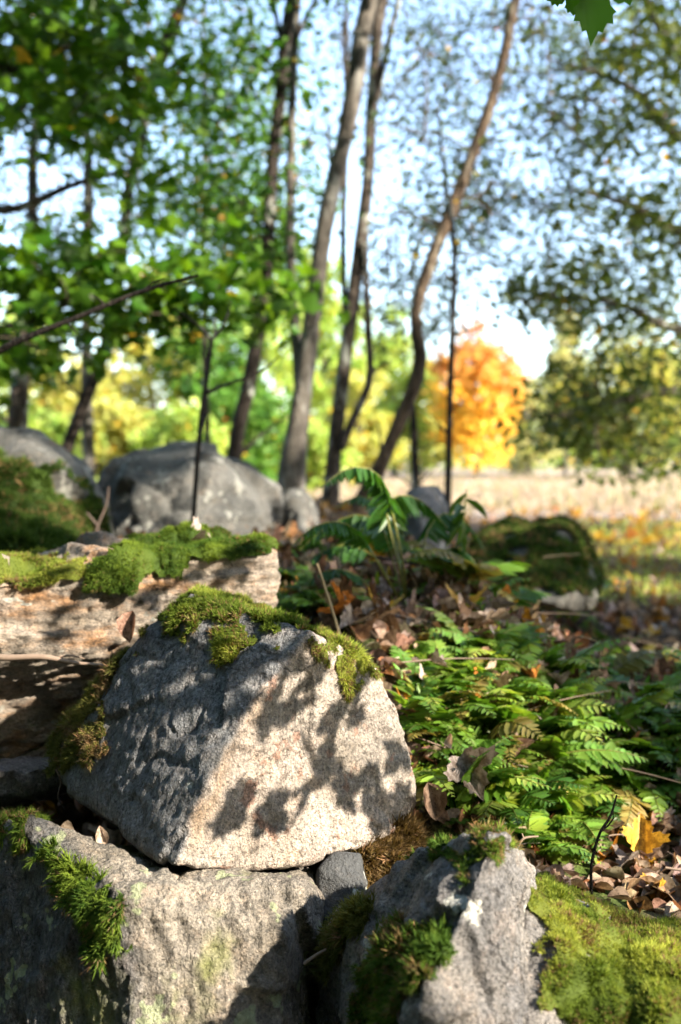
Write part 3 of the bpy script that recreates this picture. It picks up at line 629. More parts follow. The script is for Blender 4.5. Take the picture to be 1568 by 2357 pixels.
class Tree:
    def __init__(self, name, label, base, bark, cat='tree', group=None):
        self.base = np.asarray(base, float); self.bark = bark
        self.root = empty(name, self.base, label, cat, group); self.limbs = []

    def limb(self, path, rad, name='branch', sides=10, rough=.12, step=None):
        path = np.asarray(path, float); rad = np.asarray(rad, float)
        L = np.linalg.norm(np.diff(path, axis=0), axis=1).sum(); step = step or max(.012, min(.12, L / 12))
        v, f = tube(path, rad, sides, seed=len(self.limbs), rough=rough, step=step)
        o = link(name, fastmesh(name, v - self.base, f, smooth=True), self.bark, self.root)
        self.limbs.append((path, rad)); return o

    def foliage(self, cen, per, spread, kind, size, tmpl, autumn=.04, flat=.6, twigs=True, colf=None, individuals=0, twig_r=.004, minlimb=0.0, ydown=.3, lit=False, centre=False):
        """clusters of leaves round the points cen, each joined to the nearest limb by a twig"""
        cen = np.asarray(cen, float); n = len(cen)
        if n == 0: return
        samp = []; sr = []
        for p, r in self.limbs:
            for i in range(len(p) - 1):
                for u in np.linspace(0, 1, 6): samp.append(p[i] * (1 - u) + p[i + 1] * u); sr.append(r[i] * (1 - u) + r[i + 1] * u)
        samp = np.array(samp); ok = samp[:, 2] > minlimb
        if ok.any(): samp = samp[ok]
        if twigs:
            ps = []
            hubs = list(samp); order = np.argsort([np.min(((samp - c) ** 2).sum(1)) for c in cen])
            H = samp.copy()
            for ci in order:      # clusters chain onto the twigs already grown
                c = cen[ci]; d = ((H - c) ** 2).sum(1); h = H[np.argmin(d)]; L = math.sqrt(d.min()) + 1e-6
                mid = (h + c) / 2 + np.array([0, 0, .06 * L]) + rng.normal(size=3) * .06 * L
                rr = min(twig_r * (1 + .8 * L), .02)
                ps.append(tube([h, mid, c], [rr, rr * .75, rr * .4], 4, step=L / 5))
                H = np.concatenate([H, [mid, c]])
            v, f = merge(ps); link('twigs', fastmesh('twigs', v - self.base, f, smooth=True), M_twig, self.root, kind='stuff')
        tot = n * per
        pos = np.repeat(cen, per, 0) + rng.normal(size=(tot, 3)) * spread * np.array([1, 1, flat])
        R = frames(tot, (0.15, -.2, .8), .55)
        yv = R[:, :, 1].copy(); yv[:, 2] -= ydown; z = R[:, :, 2]; yv -= z * np.einsum('ij,ij->i', yv, z)[:, None]; yv /= np.linalg.norm(yv, axis=1)[:, None] + 1e-9
        R = np.stack([np.cross(yv, z), yv, z], 2)
        col = leafcols(kind, tot, autumn) if colf is None else colf(pos)
        sc = size * rng.uniform(.65, 1.25, tot)
        if centre: pos = pos - R[:, :, 1] * (.45 * sc)[:, None]
        if lit:      # leaves cut out of the crown so sun reaches the LIT spots
            ok = np.ones(tot, bool)
            for (zx, zy, zd, zr) in LIT:
                q = pos + R[:, :, 1] * (.5 * sc)[:, None] - P(zx, zy, zd); al = q @ SUN; q = q - np.outer(al, SUN); ok &= (q ** 2).sum(1) > (zr + .35 * size + .005 * np.clip(al, 0, 12)) ** 2
            pos, R, sc, col = pos[ok], R[ok], sc[ok], col[ok]; tot = len(pos)
        if individuals:      # the leaves that show largest are single parts
            px, dep = proj(pos); vis = (px[:, 0] > 0) & (px[:, 0] < 1568) & (px[:, 1] > 0) & (px[:, 1] < 2357) & (dep > .3)
            sidx = np.argsort(np.where(vis, dep / sc, 1e9))[:individuals]; sidx = sidx[vis[sidx]]
            keep = np.ones(tot, bool); keep[sidx] = False
            variants = [fastmesh('leaf', tmpl[0], loops=np.concatenate([np.array(f) for f in tmpl[1]]), starts=np.concatenate([[0], np.cumsum([len(f) for f in tmpl[1]])[:-1]]),
                                 totals=[len(f) for f in tmpl[1]], col=np.repeat(leafcols(kind, 1, 0), len(tmpl[0]), 0)) for q in range(14)]
            for me in variants: me.materials.append(M_leaf)
            for i in sidx:
                o = bpy.data.objects.new('leaf', variants[rng.integers(14)]); COL.objects.link(o); o.parent = self.root
                M4 = np.eye(4); M4[:3, :3] = R[i] * sc[i]; M4[:3, 3] = pos[i] - self.base; o.matrix_local = Matrix(M4.tolist())
            pos, R, sc, col = pos[keep], R[keep], sc[keep], col[keep]
        link('foliage', instmesh('foliage', tmpl, pos - self.base, R, sc, col), M_leaf if tmpl is T_maple else M_tree, self.root, kind='stuff')


def ext_path(pix, d, wpx, top=None, dip=.25):
    """trunk centre line from photo pixels (bottom to top): continued down into the ground and up out of the picture"""
    pts = [P(x, y, d if np.isscalar(d) else d[i]) for i, (x, y) in enumerate(pix)]
    dd = [d if np.isscalar(d) else d[i] for i in range(len(pix))]
    rad = [.5 * w * q / F for w, q in zip(wpx, dd)]
    g = float(gz(pts[0][0], pts[0][1]))
    if pts[0][2] > g:
        t = pts[0] - pts[1]; t = t / np.linalg.norm(t); b = pts[0] + t * (pts[0][2] - g + .02) / max(.5, -t[2]); pts.insert(0, b); rad.insert(0, rad[0] * 1.25)
    pts.insert(0, np.array([pts[0][0], pts[0][1], float(gz(pts[0][0], pts[0][1])) - dip])); rad.insert(0, rad[0] * 1.7)
    if top:
        t = pts[-1] - pts[-2]; t = t / np.linalg.norm(t); a = pts[-1] + t * top * .5 + np.array([0.05, .1, .12]) * top; b = a + t * top * .35 + np.array([0, 0, .2]) * top
        pts += [a, b]; rad += [rad[-1] * .7, rad[-1] * .25]
    return np.array(pts), np.array(rad)


def region(n, cx, cy, rx, ry, d, dd):
    """n points spread through an ellipse of the picture and a range of distances"""
    a = rng.random(n) * 2 * np.pi; r = np.sqrt(rng.random(n)); return P(cx + rx * r * np.cos(a), cy + ry * r * np.sin(a), d + dd * rng.uniform(-1, 1, n))


def base_of(path): return np.array([path[0][0], path[0][1], float(gz(path[0][0], path[0][1]))])


G_tr = 'slender trees growing on the stony bank'


def std_tree(name, label, pix, d, w, bark, top=3.0, group=G_tr):
    path, rad = ext_path(pix, d, w, top); t = Tree(name, label, base_of(path), bark, group=group); t.limb(path, rad, 'trunk')
    for k in range(5):     # dead stubs and side shoots
        i = int(rng.integers(2, len(path) - 1)); a = rng.random() * 6.28; L = rng.uniform(.08, .5); q = path[i]; dv = np.array([math.cos(a), math.sin(a) * .6, rng.uniform(.2, .9)])
        t.limb([q, q + dv * L * .5 + [0, 0, .02], q + dv * L], [rad[i] * .32, rad[i] * .2, rad[i] * .06], sides=5)
    return t


# 1 dark brown leaning trunk
t1 = std_tree('slender_tree', 'slender brown trunk rising straight behind the big grey boulder', [(538, 1060), (545, 1000), (575, 870), (605, 700), (620, 520), (628, 380), (650, 190), (672, 0)], 6.0, [36, 34, 33, 31, 28, 27, 29, 30], M_barkD)
t1.limb(P([672, 685, 735], [120, 80, -20], 6.0), [.022, .018, .01])
t1.limb(P([660, 640, 625], [140, 60, -40], 6.0), [.02, .016, .01])
# 2 forked pale tree
path, rad = ext_path([(672, 1105), (677, 1050), (690, 950), (710, 800), (730, 650), (755, 480), (790, 330), (820, 180), (850, 0)], 5.5, [66, 58, 46, 42, 40, 38, 38, 40, 40], 3.0)
t2 = Tree('forked_tree', 'thick pale grey trunk forking low beside the big grey boulder', base_of(path), M_barkB, group=G_tr); t2.limb(path, rad, 'trunk')
pp = P([690, 684, 673, 668, 668, 671, 676, 690], [880, 800, 690, 520, 440, 300, 150, -80], [5.52, 5.6, 5.7, 5.75, 5.8, 5.8, 5.8, 5.8]); t2.limb(pp, [.034, .032, .030, .027, .026, .026, .024, .018], 'second_stem')
t2.limb(P([775, 760, 752], [400, 360, 250], 5.5), [.014, .01, .005])
# 3 clump with three stems
path, rad = ext_path([(765, 1100), (770, 1030), (785, 900), (808, 720), (830, 560), (848, 400), (855, 250), (868, 100), (880, 0)], 6.2, [36, 34, 32, 32, 30, 27, 26, 26, 28], 3.0)
t3 = Tree('clump_tree', 'dark three-stemmed clump tree right of the forked trunk', base_of(path), M_barkA, group=G_tr); t3.limb(path, rad, 'trunk')
t3.limb(P([800, 793, 790, 792, 798, 797, 798], [760, 680, 560, 430, 260, 80, -100], 6.25), [.024, .02, .019, .018, .017, .016, .012], 'second_stem')
t3.limb(P([785, 805, 832, 852, 848, 844, 838], [1035, 980, 925, 865, 760, 660, 560], 6.15), [.026, .026, .025, .024, .022, .02, .016], 'third_stem')
t3.limb(P([868, 885, 905, 935], [230, 140, 50, -60], 6.2), [.022, .02, .018, .012])
t3.limb(P([850, 870, 900], [870, 845, 830], 6.15), [.014, .01, .005])
# 4 crooked leaning tree
t4 = std_tree('crooked_tree', 'crooked brown trunk leaning away over the field edge behind the fern', [(862, 1100), (880, 1060), (920, 970), (962, 865), (968, 800), (955, 735), (985, 620), (1032, 500), (1090, 350), (1135, 220), (1165, 110), (1187, 0)], 5.6, [36, 33, 31, 34, 30, 27, 29, 30, 28, 24, 23, 23], M_barkO)
# 5 thin dark stem beside the orange maple
t5 = std_tree('thin_tree', 'thin dark straight stem in front of the orange maple', [(1030, 1185), (1034, 1000), (1040, 800), (1046, 640), (1042, 520), (1020, 380), (1010, 250)], 5.2, [17, 15, 14, 13, 11, 7, 5], M_barkD, top=None)
t6 = std_tree('dead_snag', 'short dead dark snag behind the crooked trunk', [(957, 1125), (955, 1040), (950, 940), (940, 880)], 8.5, [22, 20, 16, 10], M_barkD, top=None)
# left side
t8 = std_tree('leaning_tree', 'dark leaning trunk rising out of the maple leaves behind the mossy boulder', [(150, 1040), (195, 920), (245, 790), (280, 590), (296, 440), (322, 330), (350, 190), (395, 60), (420, 0)], 7.0, [32, 30, 29, 27, 27, 26, 24, 22, 22], M_barkD)
t8.limb(P([340, 372, 405, 440], [240, 150, 70, -40], 7.0), [.03, .026, .024, .014])
t9 = std_tree('straight_grey_tree', 'straight grey trunk with pale patches between two darker ones', [(206, 1100), (200, 900), (200, 700), (204, 430), (200, 290), (195, 100), (200, 0)], 8.0, [28, 27, 25, 25, 22, 20, 18], M_barkB)
t10 = std_tree('grey_tree', 'stout grey trunk standing behind the tall mossy boulder', [(40, 990), (44, 900), (58, 700), (74, 540), (76, 330), (92, 240), (110, 0)], 7.5, [50, 44, 30, 24, 22, 20, 16], M_barkA)
t12 = std_tree('pole_tree', 'very thin grey pole of a tree behind the sapling', [(479, 1030), (474, 900), (470, 780), (468, 560), (469, 400), (474, 200), (470, 0)], 9.0, [15, 14, 13, 12, 11, 10, 8], M_barkA)
t12.limb(P([466, 450, 448, 447], [660, 600, 500, 400], 9.0), [.016, .014, .012, .01])
# sapling in front of the grey boulder
path, rad = ext_path([(443, 1225), (450, 1120), (460, 1000), (474, 880), (488, 782)], 3.1, [12, 12, 12, 11, 10], None)
t11 = Tree('sapling', 'bare dark sapling forking at its tip in front of the big grey boulder', base_of(path), M_barkD); t11.limb(path, rad, 'trunk')
for q in ([(488, 782), (510, 755), (528, 712), (532, 690)], [(488, 782), (465, 755), (440, 735), (400, 705)], [(490, 780), (497, 765), (494, 745), (497, 730)], [(475, 905), (520, 885), (600, 855), (640, 820)]):
    t11.limb(P([a for a, b in q], [b for a, b in q], 3.1), [.006, .005, .0035, .002], step=.02)

# crowns above: small leaves against the sky
def crown(t, regs, per, spread, kind, size, tmpl=T_oval, **kw):
    cen = np.concatenate([region(*r) for r in regs]); t.foliage(cen, per, spread, kind, size, tmpl, **kw)


crown(t4, [(110, 1010, 380, 130, 380, 8.0, 2.5), (150, 1200, 270, 200, 280, 8.5, 2.5), (50, 1150, 560, 150, 130, 9, 2), (60, 1150, -300, 300, 300, 8, 2.5), (40, 960, 690, 80, 120, 9, 2)], 24, .13, 'grey', .045, autumn=.01, minlimb=2.2, twig_r=.006)
crown(t3, [(50, 890, 120, 150, 250, 8.0, 2), (60, 850, -300, 250, 300, 7, 2), (25, 880, 660, 60, 180, 8, 1.5)], 22, .13, 'grey', .045, autumn=.01, minlimb=2.2, twig_r=.006)
crown(t2, [(40, 680, 330, 80, 260, 7.0, 1.5), (25, 620, 480, 120, 90, 7, 1.5), (60, 700, -300, 250, 300, 6.5, 2)], 15, .15, 'green', .05, minlimb=1.8)
crown(t1, [(115, 560, 300, 130, 320, 7.5, 1.8), (60, 560, -250, 260, 250, 7, 2), (50, 590, 600, 80, 130, 7.5, 1.5)], 22, .15, 'green', .07, autumn=.015, minlimb=1.6)
crown(t8, [(105, 400, 250, 200, 300, 8.0, 2), (60, 350, -250, 300, 250, 8, 2), (60, 420, 520, 140, 120, 8, 2)], 22, .15, 'green', .055, autumn=.02, minlimb=1.6)
crown(t9, [(110, 180, 420, 200, 230, 10, 2), (60, 200, 0, 260, 250, 9, 2)], 15, .18, 'grey', .05, autumn=.08, minlimb=1.6)
crown(t10, [(70, 60, 500, 160, 220, 9.5, 2), (60, -50, 50, 260, 250, 8, 2)], 15, .18, 'grey', .05, autumn=.08, minlimb=1.6)
crown(t12, [(60, 470, 450, 120, 280, 9.5, 1), (30, 470, 100, 160, 150, 9.5, 1)], 14, .16, 'green', .05, minlimb=1.8)
crown(t5, [(22, 1080, 480, 110, 120, 6.0, .8)], 12, .14, 'grey', .04, minlimb=1.8)

# upper crowns added to the same trees, above the picture, to cut sky light
for t, cx, cy in ((t1, -1.2, 5.0), (t2, -.2, 4.2), (t3, .6, 5.4), (t4, 1.4, 4.6), (t8, -2.6, 5.6), (t10, -3.4, 4.2), (t9, -1.8, 7.0), (t12, -.4, 7.5)):
    n = 55; y = cy + rng.uniform(-2.2, 2.0, n); x = cx + rng.uniform(-1.5, 1.5, n); z = 1.75 + .5 * y + rng.uniform(0, 2.6, n) + .12 * np.abs(x)
    t.foliage(np.stack([x, y, z], 1), 30, .24, 'green', .11, T_oval, twig_r=.006, minlimb=3.0, lit=True)

# left maple with big leaves, its trunk outside the picture
base = np.array([-2.75, 5.0, float(gz(-2.75, 5.0))])
mp = Tree('maple_tree', 'leafy green maple spreading big lobed leaves over the mossy boulders', base, M_barkA)
mp.limb([base - [0, 0, .2], base + [.03, .05, .9], base + [.08, 0, 2.0], base + [.05, .1, 3.4], base + [.12, .1, 5.0]], [.12, .10, .085, .06, .02], 'trunk')
mp.limb([base + [.06, .05, 2.0], P(-50, 480, 5.2), P(180, 420, 5.4), P(330, 380, 5.5)], [.045, .026, .018, .006])
mp.limb([base + [.06, .05, 1.2], P(-50, 760, 5.1), P(150, 700, 5.2), P(420, 650, 5.3), P(600, 700, 5.3)], [.045, .026, .018, .012, .005])
mp.limb([base + [.08, .1, 3.0], P(-50, 150, 5.2), P(180, 100, 5.4), P(330, 130, 5.5)], [.04, .026, .018, .006])
cen = np.concatenate([region(58, 170, 140, 190, 170, 5.5, .7), region(16, 120, 270, 130, 50, 5.5, .6), region(22, 60, 40, 120, 90, 5.4, .6), region(14, 310, 330, 45, 190, 5.6, .5),
                      region(28, 90, 640, 160, 70, 5.3, .5), region(20, 270, 640, 150, 70, 5.3, .4), region(22, 60, 790, 120, 90, 5.2, .5), region(18, 300, 720, 130, 60, 5.3, .4),
                      region(14, 500, 660, 80, 45, 5.2, .3), region(8, 620, 700, 60, 22, 5.2, .3), region(50, 0, -250, 300, 200, 5.4, .8), region(24, -200, 600, 150, 300, 5.0, .6)])
mp.foliage(cen, 12, .15, 'maple', .085, T_maple, autumn=.008, individuals=290, twig_r=.004, minlimb=base[2] + 1.0)

# leafless shrub whose long bare branch crosses in from the side
base = np.array([-1.25, 2.35, float(gz(-1.25, 2.35))])
bs_ = Tree('bare_shrub', 'long dark bare branch slanting up across the green maple leaves', base, M_barkD, cat='shrub')
bs_.limb([base - [0, 0, .1], base + [.05, 0, .25], P(-150, 900, 2.25), P(0, 806, 2.2), P(75, 770, 2.2), P(150, 741, 2.2), P(235, 706, 2.2), P(310, 676, 2.2), P(400, 648, 2.2), P(457, 633, 2.2)], [.014, .012, .009, .0075, .007, .006, .0055, .005, .004, .0028], step=.03)
for q in ([(150, 741), (165, 752), (178, 768)], [(240, 704), (232, 690), (215, 680)], [(330, 669), (352, 650), (380, 640)]):
    bs_.limb(P([a for a, b in q], [b for a, b in q], 2.2), [.003, .0022, .001], step=.01)

# right oak, trunk outside the picture
base = np.array([4.6, 9.0, float(gz(4.6, 9.0))])
ok_ = Tree('oak_tree', 'olive leaved oak reaching in over the field edge from beyond the path', base, M_barkA)
ok_.limb([base - [0, 0, .3], base + [-.05, 0, 1], base + [.05, .1, 2.5], base + [-.1, 0, 4.5], base + [0, .1, 7]], [.22, .18, .16, .12, .04], 'trunk')
for (a, q) in ((1.2, [(1560, 900), (1400, 930), (1260, 960)]), (1.8, [(1580, 760), (1430, 700), (1250, 680)]), (2.6, [(1600, 540), (1450, 470), (1280, 430)]), (3.4, [(1600, 330), (1450, 200), (1250, 130)]), (4.2, [(1600, 150), (1450, -50), (1200, -150)])):
    ok_.limb([base + [0, 0, a]] + [P(x, y, 8.6 - .3 * i) for i, (x, y) in enumerate(q)], [.08, .05, .03, .008])
cen = np.concatenate([region(120, 1440, 600, 190, 170, 8.6, 1.6), region(100, 1430, 300, 190, 220, 8.6, 1.6), region(75, 1480, 900, 190, 140, 8.6, 1.4), region(30, 1270, 690, 110, 60, 8.2, 1), region(24, 1330, 950, 150, 80, 8.4, 1.2),
                      region(50, 1540, 120, 130, 160, 8.5, 1.5), region(30, 1400, 80, 180, 120, 9, 1.5), region(90, 1750, 400, 250, 700, 9, 1.8), region(60, 1450, -300, 300, 250, 9, 2), region(16, 1500, 1060, 150, 40, 8.2, 1), region(46, 1420, 1010, 210, 60, 9, 1.2)])
ok_.foliage(cen, 19, .18, 'olive', .075, T_oval, autumn=.007, twig_r=.006, minlimb=base[2] + 1.0)

# trees beyond the field
def far_tree(name, label, px, basey, wpx, topy, d, kind, leaf, n, group='sunlit trees beyond the field', lowf=.12, colf=None, conical=False, trunk=True):
    g = None; b = P(px, basey, d); b = np.array([b[0], b[1], float(gz(b[0], b[1]))]); H = P(px, topy, d)[2] - b[2]; W = wpx * d / F / 2
    t = Tree(name, label, b, M_barkA, group=group)
    t.limb([b - [0, 0, .3], b + [.1, 0, H * .3], b + [-.1, .1, H * .6], b + [0, 0, H * .92]], [W * .09, W * .075, W * .05, W * .015], 'trunk', step=H / 14)
    for k in range(6):
        a = k * 2.4 + rng.random(); z = H * (.25 + .1 * k); r = W * (.75 - .08 * k); t.limb([b + [0, 0, z], b + [r * .5 * math.cos(a), r * .5 * math.sin(a), z + H * .06], b + [r * math.cos(a), r * math.sin(a), z + H * .1]], [W * .035, W * .022, W * .008], step=r / 6)
    nc = max(24, n // 85) if colf is None else n // 38; u = rng.normal(size=(nc, 3)); u /= np.linalg.norm(u, axis=1)[:, None]; u *= rng.uniform(.45, 1.0, (nc, 1))
    zz = lowf + (1 - lowf) * (u[:, 2] * .5 + .5); prof = np.ones(nc) if not conical else np.clip(1.25 - zz, .1, 1)
    c = b + np.stack([u[:, 0] * W * prof, u[:, 1] * W * prof, zz * H], 1) + fbm(u * 2 + px, 2)[:, None] * W * .12 * u
    t.foliage(c, n // nc, W * .15, kind, leaf, T_diam, autumn=.02, twigs=False, colf=colf, flat=.7)
    return t


G_far = 'sunlit trees beyond the field'
def maplecol(pos):
    z = (pos[:, 2] - .3) / 5.2; k = np.clip(z * 1.9 - .85 + rng.normal(size=len(pos)) * .16 + .25 * fbm(pos * .9, 2) + .10 * (pos[:, 0] - pos[:, 0].mean()), 0, 1)[:, None]
    c = np.array([0.72, 0.48, 0.07]) * (1 - k) + np.array([0.52, 0.20, 0.10]) * k; return jitcol(c, len(pos), .2, .08)


far_tree('autumn_maple', 'round maple in yellow and orange autumn colour beyond the field', 1095, 1090, 200, 745, 34, 'yellow', .26, 6500, colf=maplecol, lowf=.06)
far_tree('pale_tree', 'pale feathery tree with pointed top behind the oak leaves', 1300, 1092, 150, 680, 46, 'pale', .30, 5000, conical=True)
far_tree('willow_tree', 'soft pale green low tree beside the orange maple', 1215, 1092, 150, 850, 50, 'pale', .30, 4000, lowf=.02)
far_tree('lime_tree', 'yellow-green tree at the field edge below the oak foliage', 1440, 1092, 330, 760, 36, 'yellowgreen', .26, 7500, lowf=.04)
far_tree('field_tree', 'leafy lime green tree beyond the field at the picture edge beside the oak', 1640, 1092, 260, 770, 40, 'lime', .28, 4500, lowf=.04)
far = [(745, 560, 230, 30, 'lime', .24, 7500), (905, 720, 190, 36, 'lime', .24, 6500), (970, 830, 150, 40, 'yellowgreen', .26, 4000), (600, 620, 240, 26, 'lime', .20, 7000), (830, 850, 180, 24, 'yellowgreen', .18, 4500),
       (480, 720, 240, 20, 'green', .17, 6500), (350, 640, 240, 22, 'yellowgreen', .17, 7500), (180, 780, 240, 19, 'yellowgreen', .16, 6500), (20, 690, 260, 20, 'lime', .17, 6500), (560, 880, 200, 18, 'green', .15, 5000), (-120, 740, 260, 21, 'lime', .17, 4000),
       (430, 930, 220, 15, 'lime', .13, 4500), (260, 900, 180, 16, 'yellowgreen', .13, 4000), (100, 930, 200, 14, 'lime', .13, 4500), (700, 960, 200, 20, 'lime', .16, 4500)]
FL = ['tall lime green tree filling the gap between the forked and clump trunks', 'rounded lime tree behind the crooked trunk', 'small yellowing tree close beside the autumn maple', 'lime green tree behind the forked trunk', 'yellow leaved tree behind the clump tree',
      'deep green tree behind the bare sapling', 'yellowing tree behind the dark leaning trunk', 'yellowing tree behind the straight grey trunk', 'lime tree behind the stout grey trunk', 'deep green bush behind the slender brown trunk', 'lime tree beyond the maple leaves outside the stout trunk',
      'bright lime shrub behind the big grey boulder', 'yellowing shrub behind the gap between the two boulders', 'lime shrub behind the tall mossy boulder', 'lime shrub at the foot of the forked trunk']
for (x, ty, wd, d, kind, lf, n), lab in zip(far, FL):
    far_tree('shrub' if ty > 870 else 'woodland_tree', lab, x, 1090, wd, ty, d, kind, lf, n, lowf=.02, group='sunlit trees behind the trunks')

# distant wood that closes the horizon
n = 26000; a = rng.uniform(-1.25, 1.25, n); r = rng.uniform(70, 95, n); hh = 3.0 + 3.0 * (fbm(np.stack([a * 9, a * 0, a * 0], 1), 3) + .6)
pos = np.stack([r * np.sin(a), r * np.cos(a), rng.random(n) ** .8 * hh + .2], 1)
wd = link('distant_wood', instmesh('distant_wood', T_diam, pos, frames(n, (0, -.4, .7), .6), rng.uniform(.5, 1.0, n), leafcols('lime', n, .12)), M_tree, kind='stuff')
tag(wd, 'far wood edge closing the field in mixed greens', 'woodland')

# trees behind and right of the photographer, shading the bank
def shade_tree(name, label, base, h, kind, targets, per, spread, size, tmpl, crown_c=None):
    base = np.array([base[0], base[1], float(gz(base[0], base[1]))]); t = Tree(name, label, base, M_barkA, group='shade trees standing right of the stones')
    t.limb([base - [0, 0, .3], base + [0, .05, h * .35], base + [.1, 0, h * .7], base + [0, .1, h]], [.016 * h, .013 * h, .009 * h, .003 * h], 'trunk')
    cen = []
    for (px, py, d, sdist, n, sx) in targets:
        c = P(px, py, d) + SUN * sdist; cen.append(c + rng.normal(size=(n, 3)) * sx)
    cen = np.concatenate(cen); k = max(1, len(cen) // 14)
    for c in cen[::k][:10]:
        s = base + np.array([0, 0, np.clip(c[2] - base[2] - .3, .3, h * .8)]); t.limb([s, (s + c) / 2 + [0, 0, .1], c], [.0035 * h, .0022 * h, .0008 * h], sides=6)
    t.foliage(cen, per, spread, kind, size, tmpl, autumn=.03, minlimb=base[2] + .3, lit=True); return t


# young maple right of the stones: its leaves throw the leaf shadows, one leaf hangs into view
base = np.array([1.6, -.35, float(gz(1.6, -.35))])
ym = Tree('young_maple', 'young maple reaching a lobed green leaf over the stones', base, M_barkD)
ym.limb([base - [0, 0, .2], base + [-.05, .03, .6], base + [-.1, .05, 1.2], base + [-.12, .1, 1.9], base + [-.2, .1, 2.4]], [.03, .026, .022, .016, .006], 'trunk')
tip = P(1372, -70, 1.47)
ym.limb([base + [-.11, .06, 1.45], np.array([1.2, .3, 1.95]), np.array([.8, .95, 1.95]), tip + [.08, -.03, .06], tip], [.012, .009, .006, .003, .0018], step=.03)
leafsh = [(430, 1590, 1.45, 1.3, 2, .03), (350, 1690, 1.47, 1.35, 1, .02), (530, 1570, 1.40, 1.3, 2, .025), (470, 1690, 1.38, 1.3, 2, .02), (600, 1545, 1.42, 1.25, 2, .02), (310, 1760, 1.47, 1.35, 2, .03), 
          (675, 1570, 1.42, 1.0, 2, .010), (655, 1640, 1.40, 1.0, 2, .008), (765, 1670, 1.44, 1.0, 1, .005), (740, 1730, 1.43, 1.0, 2, .008), (715, 1790, 1.42, 1.0, 2, .008), (690, 1840, 1.41, 1.0, 1, .005), (800, 1830, 1.46, 1.0, 1, .005), (845, 1600, 1.48, 1.05, 1, .006), (820, 1650, 1.47, 1.05, 1, .006), 
          (900, 1760, 1.52, 1.05, 2, .012), (850, 1800, 1.49, 1.05, 2, .010), (905, 1860, 1.52, 1.05, 1, .006), (545, 1840, 1.35, .95, 1, .004), (500, 1890, 1.33, .95, 2, .006), (615, 1890, 1.38, .95, 1, .005), (870, 1880, 1.5, 1.05, 2, .010), (940, 1840, 1.54, 1.1, 2, .012),
          (200, 1720, 1.5, 1.5, 2, .03), (690, 1490, 1.43, 1.1, 1, .006), (540, 1290, 1.86, 1.6, 2, .015), (490, 1330, 1.84, 1.6, 2, .015), (30, 1690, 1.85, 1.6, 4, .05), (170, 1540, 1.8, 1.6, 4, .04), (330, 1420, 1.8, 1.6, 2, .015), (120, 1340, 1.76, 1.6, 1, .01), (420, 1350, 1.83, 1.6, 1, .01)]
cen = np.concatenate([P(a, b, c) + SUN * s + rng.normal(size=(n, 3)) * sx for a, b, c, s, n, sx in leafsh])
ym.foliage(cen, 1, .004, 'maple', .058, T_maple, autumn=.02, twig_r=.0014, minlimb=base[2] + .9, centre=True)
ym.foliage(base + np.array([-.15, .1, 2.0]) + rng.normal(size=(26, 3)) * np.array([.35, .3, .3]), 6, .08, 'maple', .085, T_maple, twig_r=.0022, minlimb=base[2] + 1.2, lit=True)
lv, lf = halves(MAPLE_FINE, .10, .08)
for (p, ty, sz, rot) in ((P(1375, -88, 1.46), 0, .105, -0.03), (P(1300, -45, 1.475), 1, .055, .5)):
    me = fastmesh('leaf', lv, loops=np.concatenate([np.array(f) for f in lf]), starts=[0, len(lf[0])], totals=[len(f) for f in lf], col=np.tile([[0.055, 0.15, 0.012]], (len(lv), 1)))
    o = link('leaf', me, M_leaf, ym.root); o['label'] = 'lobed green maple leaf hanging tip down over the stones' if ty == 0 else 'smaller green maple leaf beside the hanging leaf'
    y = np.array([math.sin(rot), .1, -1.0]); y /= np.linalg.norm(y); z = np.array([.1, -1, .15]); z -= y * (z @ y); z /= np.linalg.norm(z)
    M4 = np.eye(4); M4[:3, :3] = np.stack([np.cross(y, z), y, z], 1) * sz; M4[:3, 3] = p - base; o.matrix_local = Matrix(M4.tolist())

for (x, y, h, W, nc, lab) in ((5.0, -3.2, 8.0, 2.2, 120, 'dense broadleaf tree behind the young maple'), (6.8, -1.4, 8.5, 2.3, 120, 'dense broadleaf tree right of the path'), (7.6, 1.0, 8.5, 2.3, 120, 'dense broadleaf tree beyond the path edge'), (3.2, -2.6, 4.6, 1.3, 60, 'smaller dense tree close behind the young maple'),
                           (7.8, 3.4, 8.0, 2.0, 80, 'dense broadleaf tree at the field corner'), (9.8, -3.5, 10, 2.6, 90, 'tall tree at the back of the grove')):
    b = np.array([x, y, float(gz(x, y))]); t = Tree('broadleaf_tree', lab, b, M_barkA, group='grove standing on the sunny side of the stones')
    t.limb([b - [0, 0, .3], b + [0, 0, h * .3], b + [.1, .1, h * .65], b + [0, 0, h]], [.10, .08, .05, .02], 'trunk')
    for k in range(8):
        a = k * 2.4; z = h * (.22 + .07 * k); t.limb([b + [0, 0, z], b + [W * .5 * math.cos(a), W * .5 * math.sin(a), z + .4], b + [W * .9 * math.cos(a), W * .9 * math.sin(a), z + .6]], [.011, .007, .003], sides=6)
    u = rng.normal(size=(nc, 3)); u /= np.linalg.norm(u, axis=1)[:, None]; u *= rng.uniform(.25, 1, (nc, 1))
    t.foliage(b + np.array([0, 0, h * .58]) + u * np.array([W, W, h * .46]), 60, .24, 'green', .14, T_oval, twigs=False, lit=True)

